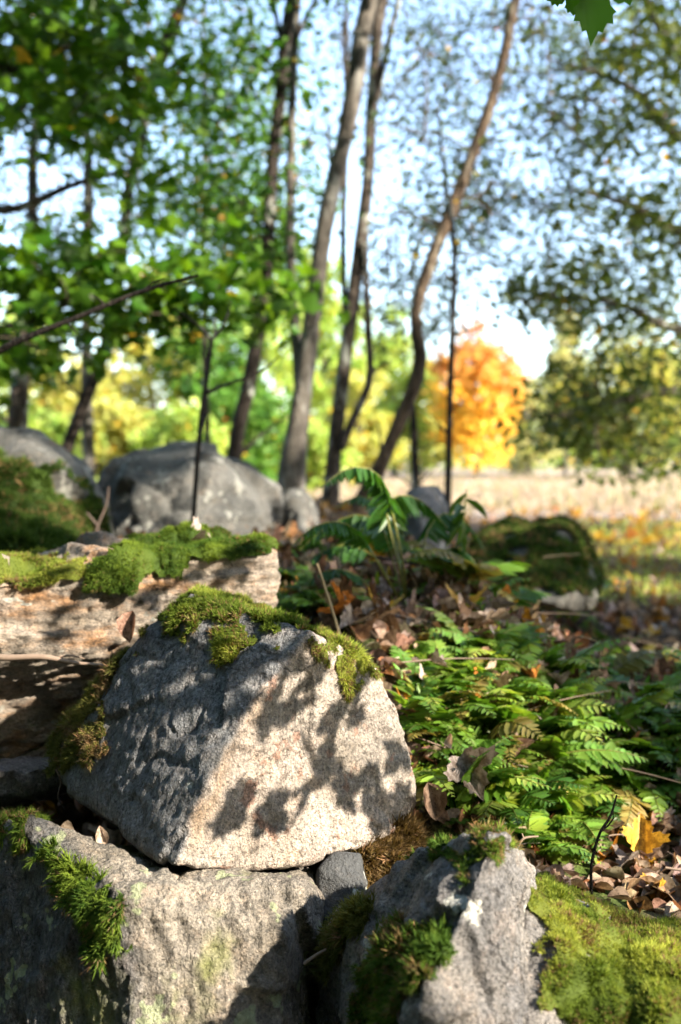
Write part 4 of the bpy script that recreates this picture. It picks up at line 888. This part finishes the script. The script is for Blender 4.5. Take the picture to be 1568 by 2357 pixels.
# unseen bushes added behind and left of the photographer to block low sky
for (x, y, h, W, lab) in ((-1.6, -3.2, 3.0, 1.5, 'unseen leafy bush added behind the photographer between two broad trees'), (.4, -4.6, 3.4, 1.6, 'unseen leafy bush added straight behind the photographer'), (-3.6, -1.2, 3.2, 1.5, 'unseen leafy bush added left of the photographer'), (-3.3, 1.4, 2.6, 1.1, 'unseen leafy bush added beyond the end of the rusty slab'), (-5, -4, 4, 2, 'unseen large bush added far behind the photographer')):
    b = np.array([x, y, float(gz(x, y))]); t = Tree('sky_block_bush', lab, b, M_barkA, cat='bush', group='unseen bushes added to block low sky light')
    for k in range(6):
        a = k * 1.05 + .3; t.limb([b - [0, 0, .1], b + [W * .3 * math.cos(a), W * .3 * math.sin(a), h * .4], b + [W * .7 * math.cos(a), W * .7 * math.sin(a), h * .8]], [.03, .02, .006], 'stem')
    u = rng.normal(size=(70, 3)); u /= np.linalg.norm(u, axis=1)[:, None]; u *= rng.uniform(.4, 1, (70, 1))
    t.foliage(b + np.array([0, 0, h * .52]) + u * np.array([W, W, h * .48]), 28, .24, 'green', .15, T_oval, minlimb=b[2] + .2, lit=True)

# unseen ring of trees added round the photographer to block sky light
for k, (x, y) in enumerate(((4.6, -8.0), (2.3, -8.8), (0, -8.6), (-2.3, -8.6), (-4.4, -7.4), (-6.0, -6.0), (-7.3, -4.2), (-8.0, -2.0), (-8.3, .2), (-8.0, 2.4), (-8.4, 4.8), (8.0, -6.6), (10.8, -.6), (11, 2.6))):
    h = 10.5 + 1.5 * math.sin(k * 2.1); W = 2.5; b = np.array([x, y, float(gz(x, y))]); t = Tree('woodland_tree', 'unseen tall leafy tree added round the photographer to block sky', b, M_barkA, group='unseen ring of trees added to block the sky')
    t.limb([b - [0, 0, .3], b + [0, 0, h * .3], b + [.1, .1, h * .65], b + [0, 0, h]], [.16, .13, .09, .03], 'trunk', step=.5)
    u = rng.normal(size=(110, 3)); u /= np.linalg.norm(u, axis=1)[:, None]; u *= rng.uniform(.3, 1, (110, 1))
    t.foliage(b + np.array([0, 0, h * .52]) + u * np.array([W, W, h * .52]), 42, .36, 'green', .20, T_diam, twigs=False, lit=True)

# unseen trees added behind the photographer to close off open sky
for (x, y, h, W, lab) in ((-2.6, -2.6, 7.5, 2.4, 'unseen broad tree added behind the photographer on the left'), (.2, -3.6, 8.5, 2.6, 'unseen broad tree added straight behind the photographer'), (-4.6, .8, 7.0, 2.2, 'unseen broad tree added left of the stones beyond the slab'), (-1.0, -6.5, 9, 3, 'unseen tall tree added further back behind the photographer')):
    b = np.array([x, y, float(gz(x, y))]); t = Tree('woodland_tree', lab, b, M_barkA, group='unseen broad trees added to dim the sky light')
    t.limb([b - [0, 0, .3], b + [0, 0, h * .3], b + [.1, .1, h * .65], b + [0, 0, h]], [.16, .13, .09, .03], 'trunk')
    for k in range(7):
        a = k * 2.4; z = h * (.35 + .07 * k); t.limb([b + [0, 0, z], b + [W * .5 * math.cos(a), W * .5 * math.sin(a), z + .5], b + [W * .9 * math.cos(a), W * .9 * math.sin(a), z + .8]], [.05, .03, .01])
    u = rng.normal(size=(170, 3)); u /= np.linalg.norm(u, axis=1)[:, None]; u *= rng.uniform(.3, 1, (170, 1))
    t.foliage(b + np.array([0, 0, h * .66]) + u * np.array([W, W, h * .36]), 26, .34, 'green', .18, T_oval, minlimb=b[2] + 1.5, lit=True)


# ------------------------------------------------------------------ ground plants
def ground_at(px, py, dmin=1.35, dmax=30):
    ds = np.geomspace(dmin, dmax, 260); q = P(px, py, ds); h = q[:, 2] - gz(q[:, 0], q[:, 1]); k = np.argmax(h < 0)
    if h[k] >= 0: return None
    return np.array([q[k, 0], q[k, 1], float(gz(q[k, 0], q[k, 1]))])


def sample_poly(poly, n):
    p = np.array(poly, float); lo, hi = p.min(0), p.max(0); out = []
    while len(out) < n:
        q = rng.uniform(lo, hi, (n * 3, 2)); out += list(q[inpoly(q, poly)])
    return out[:n]


PINNA = [(0, 0), (.10, .04), (.13, .14), (.10, .19), (.14, .28), (.10, .33), (.13, .43), (.09, .48), (.11, .58), (.07, .64), (.08, .74), (.045, .80), (0, 1.0)]
PINNA_S = [(0, 0), (.16, .06), (.17, .35), (.13, .7), (0, 1.0)]


def frond(path, r0, np_, plen, col, droop=.2, start=.2, pinna=PINNA_S, width=1.0, up=(0, 0, 1), tilt=.9, asym=0.0, taper=1.3, stalkcol=(0.16, 0.17, 0.04)):
    """stalk along a path with pairs of pinnae"""
    path = np.asarray(path, float); v, f = tube(path, np.linspace(r0, r0 * .3, len(path)), 4, step=np.linalg.norm(np.diff(path, axis=0), axis=1).sum() / 14)
    vs = [v]; loops = [f.ravel()]; tots = [np.full(len(f), 4)]; cols = [np.tile(np.array([stalkcol]), (len(v), 1))]; o = len(v)
    cl = v.reshape(-1, 4, 3).mean(1); m = len(cl); T = np.gradient(cl, axis=0); T /= np.linalg.norm(T, axis=1)[:, None]
    pv, pf = halves(pinna, .15, .12)
    for i in range(np_):
        u = start + (1 - start) * i / (np_ - 1 + 1e-9); x = u * (m - 1); k = min(int(x), m - 2); a = x - k; p = cl[k] * (1 - a) + cl[k + 1] * a; t = T[k]
        side = np.cross(t, up); side /= np.linalg.norm(side) + 1e-9; nrm = np.cross(side, t)
        s = (i / (np_ - 1)); env = (min(1, s * 5 + .55)) * (1 - s ** taper) * .92 + .08
        for sg in (-1, 1):
            L = plen * env * rng.uniform(.85, 1.12); d = sg * side * tilt + t * .45 + rng.normal(size=3) * .08 + nrm * .08; d = d / np.linalg.norm(d) - np.array([0, 0, droop]); d /= np.linalg.norm(d)
            z = nrm + rng.normal(size=3) * .22; z -= d * (z @ d); z /= np.linalg.norm(z); xx = np.cross(d, z)
            q = (pv * np.array([width, 1, 1])) @ np.stack([xx, d, z]) * L + p
            vs.append(q); loops += [np.array(ff) + o for ff in pf]; tots.append(np.array([len(ff) for ff in pf])); c = jitcol(col, 1, .18, .1); cols.append(np.repeat(c, len(q), 0)); o += len(q)
    tot = np.concatenate(tots); return np.concatenate(vs), np.concatenate(loops), np.concatenate([[0], np.cumsum(tot)[:-1]]), tot, np.concatenate(cols)


def frond_mesh(*a, **k):
    v, l, s, t, c = frond(*a, **k); me = fastmesh('frond', v, loops=l, starts=s, totals=t, col=np.clip(c, 0, 1)); return me


# shared small fronds, base at the origin, growing along +Y
SMALL = []
for k in range(8):
    L = 1.0; b = rng.uniform(.35, .9); y = np.linspace(0, 1, 6); th = np.linspace(1.0, 1.0 - 1.9 * b, 6); st = np.stack([rng.normal() * .05 * y ** 2, np.cos(th) / 5, np.sin(th) / 5], 1); st[0] = 0
    pth = np.cumsum(st * np.array([0, 1, 1]), 0) + np.stack([.12 * rng.normal() * y ** 2, 0 * y, 0 * y], 1)
    g = [(0.10, 0.20, 0.02), (0.16, 0.27, 0.03), (0.06, 0.14, 0.02), (0.22, 0.29, 0.05), (0.11, 0.22, 0.03), (0.27, 0.22, 0.06)][k % 6]
    me = frond_mesh(pth, .012, 13 + k % 3, .34, g, droop=.25, start=.18, pinna=PINNA_S if k % 2 else PINNA, width=1.15 if k % 2 else 1.9); me.materials.append(M_fernv); SMALL.append(me)
STRAP = []
for k in range(5):   # plain strap leaves
    th = np.linspace(1.25, -.7 + .5 * rng.random(), 8); st = np.stack([0 * th, np.cos(th) / 7, np.sin(th) / 7], 1); st[0] = 0; c = np.cumsum(st, 0); wv = .075 * np.sin(np.linspace(.35, np.pi, 8)) ** .7 + .003
    v = np.concatenate([c - np.array([1, 0, 0]) * wv[:, None] + np.array([0, 0, .3]) * wv[:, None], c, c + np.array([1, 0, 0]) * wv[:, None] + np.array([0, 0, .3]) * wv[:, None]])
    f = [(i, i + 1, i + 9, i + 8) for i in range(7)] + [(i + 8, i + 9, i + 17, i + 16) for i in range(7)]
    me = fastmesh('leaf', v, f, col=np.tile([[0.10 + .03 * k, 0.22 + .02 * k, 0.02]], (24, 1)), smooth=True); me.materials.append(M_fernv); STRAP.append(me)


def plant(name, label, group, loc, meshes, n, size, part, tiltback=.5):
    r = empty(name, loc, label, 'fern' if part == 'frond' else 'plant', group); a0 = rng.random() * 6.28
    for i in range(n):
        o = bpy.data.objects.new(part, meshes[rng.integers(len(meshes))]); COL.objects.link(o); o.parent = r; s = size * rng.uniform(.65, 1.2)
        o.scale = (s, s, s); o.rotation_euler = (rng.normal() * .25, rng.normal() * .2, a0 + i * 2.4 + rng.normal() * .4); o.location = (rng.normal() * .015, rng.normal() * .015, -.005)
    return r


bank = [(905, 1520), (1000, 1500), (1150, 1480), (1300, 1450), (1450, 1500), (1760, 1570), (1760, 1760), (1450, 1830), (1330, 1900), (1230, 1990), (1150, 1900), (970, 1880), (940, 1650)]
MARKS = [('beside the granite boulder', 965, 1700), ('below the yellow leaf in shade', 945, 1530), ('under the bent pale stalk', 1375, 1570), ('around the broken orange stalk', 1250, 1560), ('around the drooping grey leaf', 1070, 1780),
         ('beside the bramble stem', 1380, 1900), ('at the dark edge of the path', 1540, 1600), ('behind the peaked rock', 1190, 1920), ('on the shaded slope above the golden leaf', 1500, 1760), ('on the sunny crest of the bank', 1150, 1640)]
for (x, y) in sample_poly(bank, 190):
    p = ground_at(x, y); nf_ = int(rng.integers(4, 10)); sz = rng.uniform(.055, .16)
    if p is None: continue
    mk = min(MARKS, key=lambda m: (m[1] - x) ** 2 + (m[2] - y) ** 2)[0]
    plant('polypody_fern', '%s green polypody fern %s' % ('sparse' if nf_ < 7 else 'bushy', mk), 'small ferns on the bank', p, SMALL, nf_, sz, 'frond')
for (x, y) in sample_poly([(1040, 1260), (1150, 1300), (1340, 1300), (1390, 1400), (1300, 1440), (1100, 1420)], 26):
    p = ground_at(x, y)
    if p is not None: plant('polypody_fern', 'lush dark fern at the foot of the mossy hump', 'ferns below the mossy hump', p, SMALL, int(rng.integers(5, 8)), rng.uniform(.18, .30), 'frond')
for (x, y) in sample_poly([(1190, 1330), (1340, 1310), (1385, 1380), (1330, 1440), (1230, 1420)], 9):
    p = ground_at(x, y)
    if p is not None: plant('strap_leaf_plant', 'glossy strap-leaved plant glowing in sun below the mossy hump', 'strap-leaved plants below the mossy hump', p, STRAP, int(rng.integers(9, 14)), rng.uniform(.14, .20), 'leaf')
for (x, y) in sample_poly([(640, 1340), (760, 1320), (790, 1400), (740, 1450), (660, 1420)], 12):
    p = ground_at(x, y)
    if p is not None: plant('polypody_fern', 'small fern in the gap between the mossy slab and the arching fern', 'ferns beside the mossy slab', p, SMALL, int(rng.integers(4, 7)), rng.uniform(.08, .12), 'frond')
for (x, y) in sample_poly([(720, 1240), (900, 1230), (1020, 1300), (900, 1340), (740, 1310)], 10):
    p = ground_at(x, y)
    if p is not None: plant('polypody_fern', 'dark fern growing under the arching fern', 'ferns under the arching fern', p, SMALL, int(rng.integers(4, 7)), rng.uniform(.14, .22), 'frond')

# tall arching fern
p0 = P(935, 1475, 2.35); p0[2] = float(gz(p0[0], p0[1]))
af = empty('arching_fern', p0, 'tall arching fern with drooping fronds in front of the standing stone', 'fern')
gcol = (0.035, 0.10, 0.013)
for pix, dd, npn, pl, dr in (([(935, 1475), (928, 1300), (895, 1150), (862, 1085), (800, 1078), (740, 1120)], [2.35, 2.33, 2.3, 2.28, 2.25, 2.2], 26, .075, 1.0),
                             ([(935, 1475), (925, 1330), (890, 1170), (930, 1140), (980, 1160), (1030, 1215)], [2.35, 2.34, 2.36, 2.38, 2.4, 2.42], 25, .08, 1.4),
                             ([(935, 1475), (920, 1350), (880, 1215), (820, 1185), (750, 1215), (690, 1265)], [2.35, 2.4, 2.45, 2.45, 2.45, 2.45], 25, .075, .9),
                             ([(935, 1475), (915, 1380), (870, 1290), (800, 1255), (740, 1270), (690, 1310)], [2.35, 2.35, 2.4, 2.4, 2.4, 2.4], 25, .07, .7), ([(940, 1475), (960, 1380), (1000, 1290), (1050, 1260), (1090, 1290), (1110, 1330)], [2.35, 2.4, 2.45, 2.5, 2.5, 2.5], 22, .07, .8), ([(930, 1475), (900, 1400), (830, 1330), (770, 1310), (720, 1330), (690, 1360)], [2.35, 2.3, 2.3, 2.25, 2.25, 2.25], 22, .065, .6), ([(935, 1475), (930, 1380), (915, 1260), (880, 1180), (830, 1140), (770, 1170)], [2.35, 2.4, 2.5, 2.55, 2.55, 2.55], 25, .07, 1.0), ([(940, 1475), (965, 1330), (985, 1220), (1030, 1180), (1080, 1210), (1120, 1270)], [2.4, 2.45, 2.5, 2.55, 2.6, 2.6], 24, .07, 1.1), ([(930, 1475), (890, 1330), (830, 1230), (770, 1200), (710, 1220), (670, 1260)], [2.35, 2.25, 2.2, 2.15, 2.1, 2.1], 24, .06, .9)):
    pts = P([a for a, b in pix], [b for a, b in pix], dd); pts[0] = p0
    link('frond', frond_mesh(pts - p0, .0034, npn, pl, gcol, droop=dr, start=.48, pinna=PINNA, width=1.15, taper=1.6, stalkcol=(0.20, 0.20, 0.05)), M_fern, af)
p0 = P(1035, 1490, 2.5); p0[2] = float(gz(p0[0], p0[1]))
wf = empty('wilting_plant', p0, 'tall wilting stem with drooping narrow leaves right of the arching fern', 'plant')
pts = P([1035, 1050, 1065, 1075], [1490, 1330, 1210, 1125], 2.5); pts[0] = p0; v, f = tube(pts - p0, [.0035, .003, .0022, .0012], 5, step=.03); link('stem', fastmesh('stem', v, f, smooth=True), M_stalk, wf)
lm = fastmesh('leaf', halves(LANCE, .3, .6)[0], loops=np.concatenate([np.array(q) for q in halves(LANCE)[1]]), starts=[0, len(LANCE)], totals=[len(LANCE)] * 2, col=np.tile([[0.07, 0.13, 0.02]], (len(halves(LANCE)[0]), 1))); lm.materials.append(M_fernv)
for i in range(12):
    u = .35 + .62 * i / 11; q = pts[0] * 0; j = min(int(u * 3), 2); q = pts[j] + (pts[j + 1] - pts[j]) * (u * 3 - j) - p0
    o = bpy.data.objects.new('leaf', lm); COL.objects.link(o); o.parent = wf; o.location = q; s = rng.uniform(.05, .09); o.scale = (s, s, s); o.rotation_euler = (-.5 + rng.normal() * .3, rng.normal() * .2, i * 2.4)

# stalks, twigs
M_twigo = plain_mat('orange_twig', (0.24, 0.12, 0.05))
def stick(name, label, pix, d, w, mat, cat='twig', extra=()):
    pts = P([a for a, b in pix], [b for a, b in pix], d); r = [.5 * q * (d if np.isscalar(d) else d[0]) / F for q in w]; b = pts[0]
    root = empty(name, b, label, cat); v, f = tube(pts - b, r, 6, rough=.12, step=np.linalg.norm(np.diff(pts, axis=0), axis=1).sum() / 16); link('stem', fastmesh('stem', v, f, smooth=True), mat, root)
    for px2, d2, w2 in extra:
        pt = P([a for a, b_ in px2], [b_ for a, b_ in px2], d2); v, f = tube(pt - b, [.5 * q * d2 / F for q in w2], 5, rough=.1, step=.01); link('side_twig', fastmesh('side_twig', v, f, smooth=True), mat, root)
    return root


stick('straw_stalk', 'straight pale straw stalk leaning beside the granite boulder', [(786, 1475), (760, 1390), (730, 1297)], 1.95, [8, 7, 6], M_straw, 'stalk')
stick('fallen_twig', 'pinkish brown twig lying across the rusty slab to the granite boulder', [(-120, 1500), (0, 1513), (100, 1512), (170, 1525), (250, 1532)], 1.62, [18, 17, 15, 10, 6], M_twigp, extra=[([(120, 1516), (160, 1508), (195, 1516)], 1.62, [6, 5, 3])])
stick('bent_stalk', 'thin pale stalk bending over the dark ferns', [(1335, 1625), (1365, 1580), (1382, 1520), (1378, 1480), (1330, 1462)], 2.1, [4, 4, 3.5, 3, 2], M_straw, 'stalk')
stick('orange_stalk', 'broken orange brown stalk lying among the bank ferns', [(1160, 1490), (1210, 1510), (1270, 1590), (1320, 1625)], 2.05, [5, 5, 4, 3], M_twigo, 'stalk')
stick('bramble_stem', 'thin dark bramble stem arching beside the yellow maple leaf', [(1362, 2070), (1362, 1990), (1380, 1920), (1405, 1880), (1420, 1830)], 1.45, [8, 7, 7, 6, 4], M_barkD, extra=[([(1385, 1912), (1410, 1890), (1412, 1866)], 1.45, [5, 4, 3])])
stick('small_twig', 'tiny forked twig poking up behind the peaked rock', [(1190, 1955), (1205, 1930), (1240, 1925)], 1.3, [7, 6, 4], M_twigp, extra=[([(1206, 1930), (1202, 1918)], 1.3, [4, 3])])
stick('wedged_twig', 'short grey twig wedged in the gap left of the peaked rock', [(700, 2218), (725, 2200), (752, 2185)], 1.24, [8, 8, 6], M_twigp)
stick('root_thread', 'thin curled root hanging under the mossy edge of the granite boulder', [(128, 1770), (140, 1800), (133, 1835), (150, 1862)], 1.55, [4, 4, 3, 2], M_twig)
stick('dry_stalk', 'dry stalk lying pale on the grass near the mossy hump', [(1250, 1282), (1290, 1278), (1335, 1275)], 3.2, [5, 4, 3], M_straw, 'stalk')
stick('dead_stalk', 'pale dead stalk standing before the tall mossy boulder', [(205, 1290), (225, 1210), (245, 1160), (250, 1120)], 2.9, [9, 7, 5, 3], M_twig, extra=[([(225, 1210), (200, 1180)], 2.9, [7, 4])])
stick('long_twig', 'long dark twig lying across the shaded leaves under the arching fern', [(800, 1268), (900, 1288), (1040, 1310), (1100, 1320)], 2.5, [9, 8, 7, 5], M_twig)

# ------------------------------------------------------------------ leaf litter
lit_col = np.array([(0.24, 0.15, 0.10), (0.34, 0.24, 0.17), (0.16, 0.09, 0.055), (0.42, 0.32, 0.24), (0.30, 0.14, 0.06), (0.20, 0.15, 0.12)])


def litter(n, tmpl, ymin, ymax, smin, smax, name, yel=.03):
    y = ymin * (ymax / ymin) ** rng.random(n); x = rng.uniform(-.48, .5, n) * (y + .9)
    pq, _ = proj(np.stack([x, y, gz(x, y)], 1)); kp = ~(inpoly(pq, bank) & (rng.random(n) < .5)); x, y = x[kp], y[kp]; n = len(x); z = gz(x, y) + rng.uniform(.002, .018, n)
    e = .03; nx = -(gz(x + e, y) - gz(x - e, y)) / (2 * e); ny = -(gz(x, y + e) - gz(x, y - e)) / (2 * e)
    zd = np.stack([nx, ny, np.ones(n)], 1); R = frames(n, zd, .32); c = jitcol(lit_col[rng.integers(0, 6, n)], n, .25, .1)
    k = rng.random(n) < yel * np.clip(1 + 5 * S((y - 4) / 3), 1, 5); c[k] = jitcol((0.60, 0.33, 0.03), k.sum(), .25, .15)
    return instmesh(name, tmpl, np.stack([x, y, z], 1), R, rng.uniform(smin, smax, n), c)


lt = link('leaf_litter', litter(14000, T_oval_dry, 1.45, 12, .022, .05, 'leaf_litter'), M_dry, kind='stuff'); tag(lt, 'carpet of small dry brown leaves over the bank and path', 'leaf litter')
lt = link('leaf_litter', litter(3800, T_maple_dry, 1.9, 13, .04, .08, 'leaf_litter', .08), M_dry, kind='stuff'); tag(lt, 'carpet of curled maple leaves over the bank and path', 'leaf litter')

FALL = {}
for nm, c, tm in (('brown', (0.26, 0.16, 0.11), T_oval_dry), ('tan', (0.44, 0.33, 0.25), T_oval_dry), ('yellow', (0.60, 0.36, 0.04), T_maple_dry), ('orange', (0.55, 0.22, 0.04), T_maple_dry), ('grey', (0.33, 0.27, 0.24), T_maple_dry), ('flat_yellow', (0.58, 0.38, 0.07), T_maple)):
    me = fastmesh('fallen_leaf', tm[0], loops=np.concatenate([np.array(f) for f in tm[1]]), starts=np.concatenate([[0], np.cumsum([len(f) for f in tm[1]])[:-1]]), totals=[len(f) for f in tm[1]], col=np.tile([c], (len(tm[0]), 1)))
    me.materials.append(M_dryv); FALL[nm] = me


def fallen(kind, label, loc, size, group=None, nrm=(0, 0, 1), spread=.3, ydir=None):
    o = bpy.data.objects.new('fallen_leaf', FALL[kind]); COL.objects.link(o); R = frames(1, nrm, spread, ydir)[0]
    M4 = np.eye(4); M4[:3, :3] = R * size; M4[:3, 3] = loc; o.matrix_world = Matrix(M4.tolist()); tag(o, label, 'leaf', group); return o


ZN = [('at the foot of the fern bank', [(1390, 1900), (1568, 1830), (1568, 2120), (1420, 2080), (1330, 1990)], 46, (.032, .058)),
      ('in the shade under the arching fern', [(700, 1400), (1050, 1340), (1200, 1440), (1080, 1500), (860, 1490)], 50, (.04, .07)),
      ('on the path beyond the fern bank', [(1390, 1290), (1568, 1270), (1568, 1500), (1400, 1450)], 55, (.05, .085)),
      ('between slab and grey boulder', [(100, 1240), (370, 1235), (380, 1260), (200, 1300)], 16, (.04, .06)),
      ('near the field edge', [(1060, 1165), (1568, 1165), (1568, 1260), (1360, 1260), (1150, 1190)], 60, (.09, .14)),
      ('among the small ferns of the sunny bank', [(960, 1560), (1250, 1500), (1400, 1700), (1200, 1850), (980, 1820)], 44, (.028, .05))]
KL = {'brown': 'curled brown', 'tan': 'pale tan', 'yellow': 'bright yellow', 'orange': 'orange', 'grey': 'large greyish lobed', 'flat_yellow': 'flat yellow maple'}
for zn, poly, n, (s0, s1) in ZN:
    pr = [.42, .34, .05, .06, .11, .02] if 'field' not in zn else [.2, .15, .35, .2, .05, .05]
    for (x, y) in sample_poly(poly, n):
        p = ground_at(x, y)
        if p is None: continue
        kd = list(KL)[rng.choice(6, p=pr)]
        fallen(kd, '%s fallen leaf lying %s' % (KL[kd], zn), p + np.array([0, 0, .02 if 'sunny bank' not in zn else rng.uniform(.02, .07)]), rng.uniform(s0, s1), 'fallen leaves ' + zn, spread=.4)
# leaves one can point at
def on_px(kind, label, px, py, d, size, nrm, ydir): fallen(kind, label, P(px, py, d), size, nrm=nrm, spread=.05, ydir=ydir)
p = ground_at(1470, 1915); on_px('yellow', 'golden maple leaf standing up in the sun at the foot of the bank', 1475, 1955, 1.62, .06, (-.1, -.9, .4), (0, .1, 1))
on_px('flat_yellow', 'yellow maple leaf lying open on the moss of the rusty slab', 125, 1308, 1.83, .05, (0, -.4, 1), (1, .2, 0))
on_px('tan', 'pale curled leaf tip resting on the slab moss beside the yellow leaf', 178, 1290, 1.86, .035, (0, -.4, 1), (1, .2, .3))
on_px('grey', 'dry greyish leaf lying on the moss cushion of the slab', 440, 1240, 1.95, .05, (0, -.4, 1), (1, .2, 0))
on_px('brown', 'ragged dry leaf hanging between slab and granite boulder', 305, 1405, 1.56, .05, (-.2, -.9, .2), (.1, 0, -1))
on_px('brown', 'brown ribbed leaf propped against the granite boulder', 985, 1800, 1.56, .06, (.2, -.9, .3), (.1, 0, -1))
on_px('grey', 'large drooping grey brown leaf on the ferns beside the granite boulder', 1060, 1740, 1.62, .075, (.1, -.8, .5), (.15, -.1, -1))
on_px('flat_yellow', 'yellow leaf in shade just above the sunny ferns', 945, 1500, 2.1, .08, (.1, -.7, .7), (.9, 0, .3))
on_px('flat_yellow', 'yellow leaf caught upright among brown leaves in the shade', 1110, 1405, 2.5, .075, (.2, -.9, .3), (-.3, 0, -1))
on_px('tan', 'square tan leaf scrap on the dark soil under the granite boulder', 140, 1900, 1.45, .025, (0, -.6, .8), (1, 0, 0))
on_px('tan', 'pale round leaf on dark soil below the granite boulder', 238, 1948, 1.36, .028, (.3, -.9, .3), (0, .2, 1))

# grass and ground cover
def blades(n, xy, hmin, hmax, wid, cols, name, lean=.35):
    x, y = xy; z = gz(x, y); b = np.stack([x, y, z - .01], 1); h = rng.uniform(hmin, hmax, n); l = rng.normal(size=(n, 3)) * lean; l[:, 2] = 1; l /= np.linalg.norm(l, axis=1)[:, None]
    s = rng.normal(size=(n, 3)) * np.array([1, 1, 0]); s /= np.linalg.norm(s, axis=1)[:, None]; w_ = wid * rng.uniform(.6, 1.3, n)[:, None]
    mid = b + l * h[:, None] * .55; tip = b + (l + np.array([0, 0, -.25]) + rng.normal(size=(n, 3)) * .2) * h[:, None]
    v = np.stack([b - s * w_, b + s * w_, mid + s * w_ * .8, mid - s * w_ * .8, tip], 1).reshape(-1, 3); o = np.arange(n)[:, None] * 5
    loops = (o + np.array([0, 1, 2, 3, 3, 2, 4])).ravel(); tot = np.tile([4, 3], n)
    return fastmesh(name, v, loops=loops, starts=np.concatenate([[0], np.cumsum(tot)[:-1]]), totals=tot, col=np.repeat(cols, 5, 0))


n = 42000; y = 13 * (75 / 13) ** rng.random(n); x = rng.uniform(-.45, .5, n) * y * 1.1
k = rng.random(n); cc = jitcol(np.where((k < .75)[:, None], np.array([[0.34, 0.265, 0.20]]), np.array([[0.24, 0.23, 0.10]])), n, .25, .08)
fg = link('field_grass', blades(n, (x, y), .10, .30, .006 + .0005 * 20, cc, 'field_grass'), M_grass, kind='stuff'); tag(fg, 'dry straw coloured grass covering the sunlit field', 'grass')
n = 5200; y = rng.uniform(4.5, 11, n); x = rng.uniform(.2, .36, n) * y + rng.normal(size=n) * .1; cc = jitcol((0.28, 0.33, 0.06), n, .3, .15)
fg = link('path_grass', blades(n, (x, y), .04, .12, .003, cc, 'path_grass'), M_grass, kind='stuff'); tag(fg, 'short fresh grass beside the leaf strewn path', 'grass')
pts = [ground_at(x, y) for x, y in sample_poly(bank, 2600)] + [ground_at(x, y) for x, y in sample_poly([(640, 1260), (1000, 1240), (1380, 1300), (1400, 1450), (1100, 1480), (800, 1400), (650, 1420)], 1200)]
pts = np.array([q for q in pts if q is not None]); n = len(pts); cc = jitcol((0.12, 0.21, 0.03), n, .5, .2); cc[rng.random(n) < .15] *= np.array([2.0, 1.3, .8])
gcv = link('ground_cover', instmesh('ground_cover', T_lance, pts + np.array([0, 0, .012]), frames(n, (.1, -.2, 1), .7), rng.uniform(.015, .04, n), cc), M_fern, kind='stuff'); tag(gcv, 'low leafy ground cover and moss between the bank ferns', 'ground cover')

# fallen twigs and stalks too many to count
ps = []
for i in range(420):
    y = 1.5 * (9 / 1.5) ** rng.random(); x = rng.uniform(-.42, .46) * (y + .6); a = rng.random() * 6.28; L = rng.uniform(.05, .3); z = float(gz(x, y)) + rng.uniform(.01, .05)
    q = np.array([x, y, z]); d = np.array([math.cos(a), math.sin(a), rng.normal() * .15]); n_ = np.array([-d[1], d[0], .2]) * rng.normal() * .12 * L
    e_ = q + d * L; e_[2] = max(e_[2], float(gz(e_[0], e_[1])) + .005); r = rng.uniform(.0008, .0026)
    ps.append(tube([q, (q + e_) / 2 + n_, e_], [r, r * .8, r * .4], 4, step=L / 6))
v, f = merge(ps); tw = link('twig_litter', fastmesh('twig_litter', v, f, smooth=True), M_twigp, kind='stuff'); tag(tw, 'scatter of thin dry twigs over leaves and ferns', 'twigs')
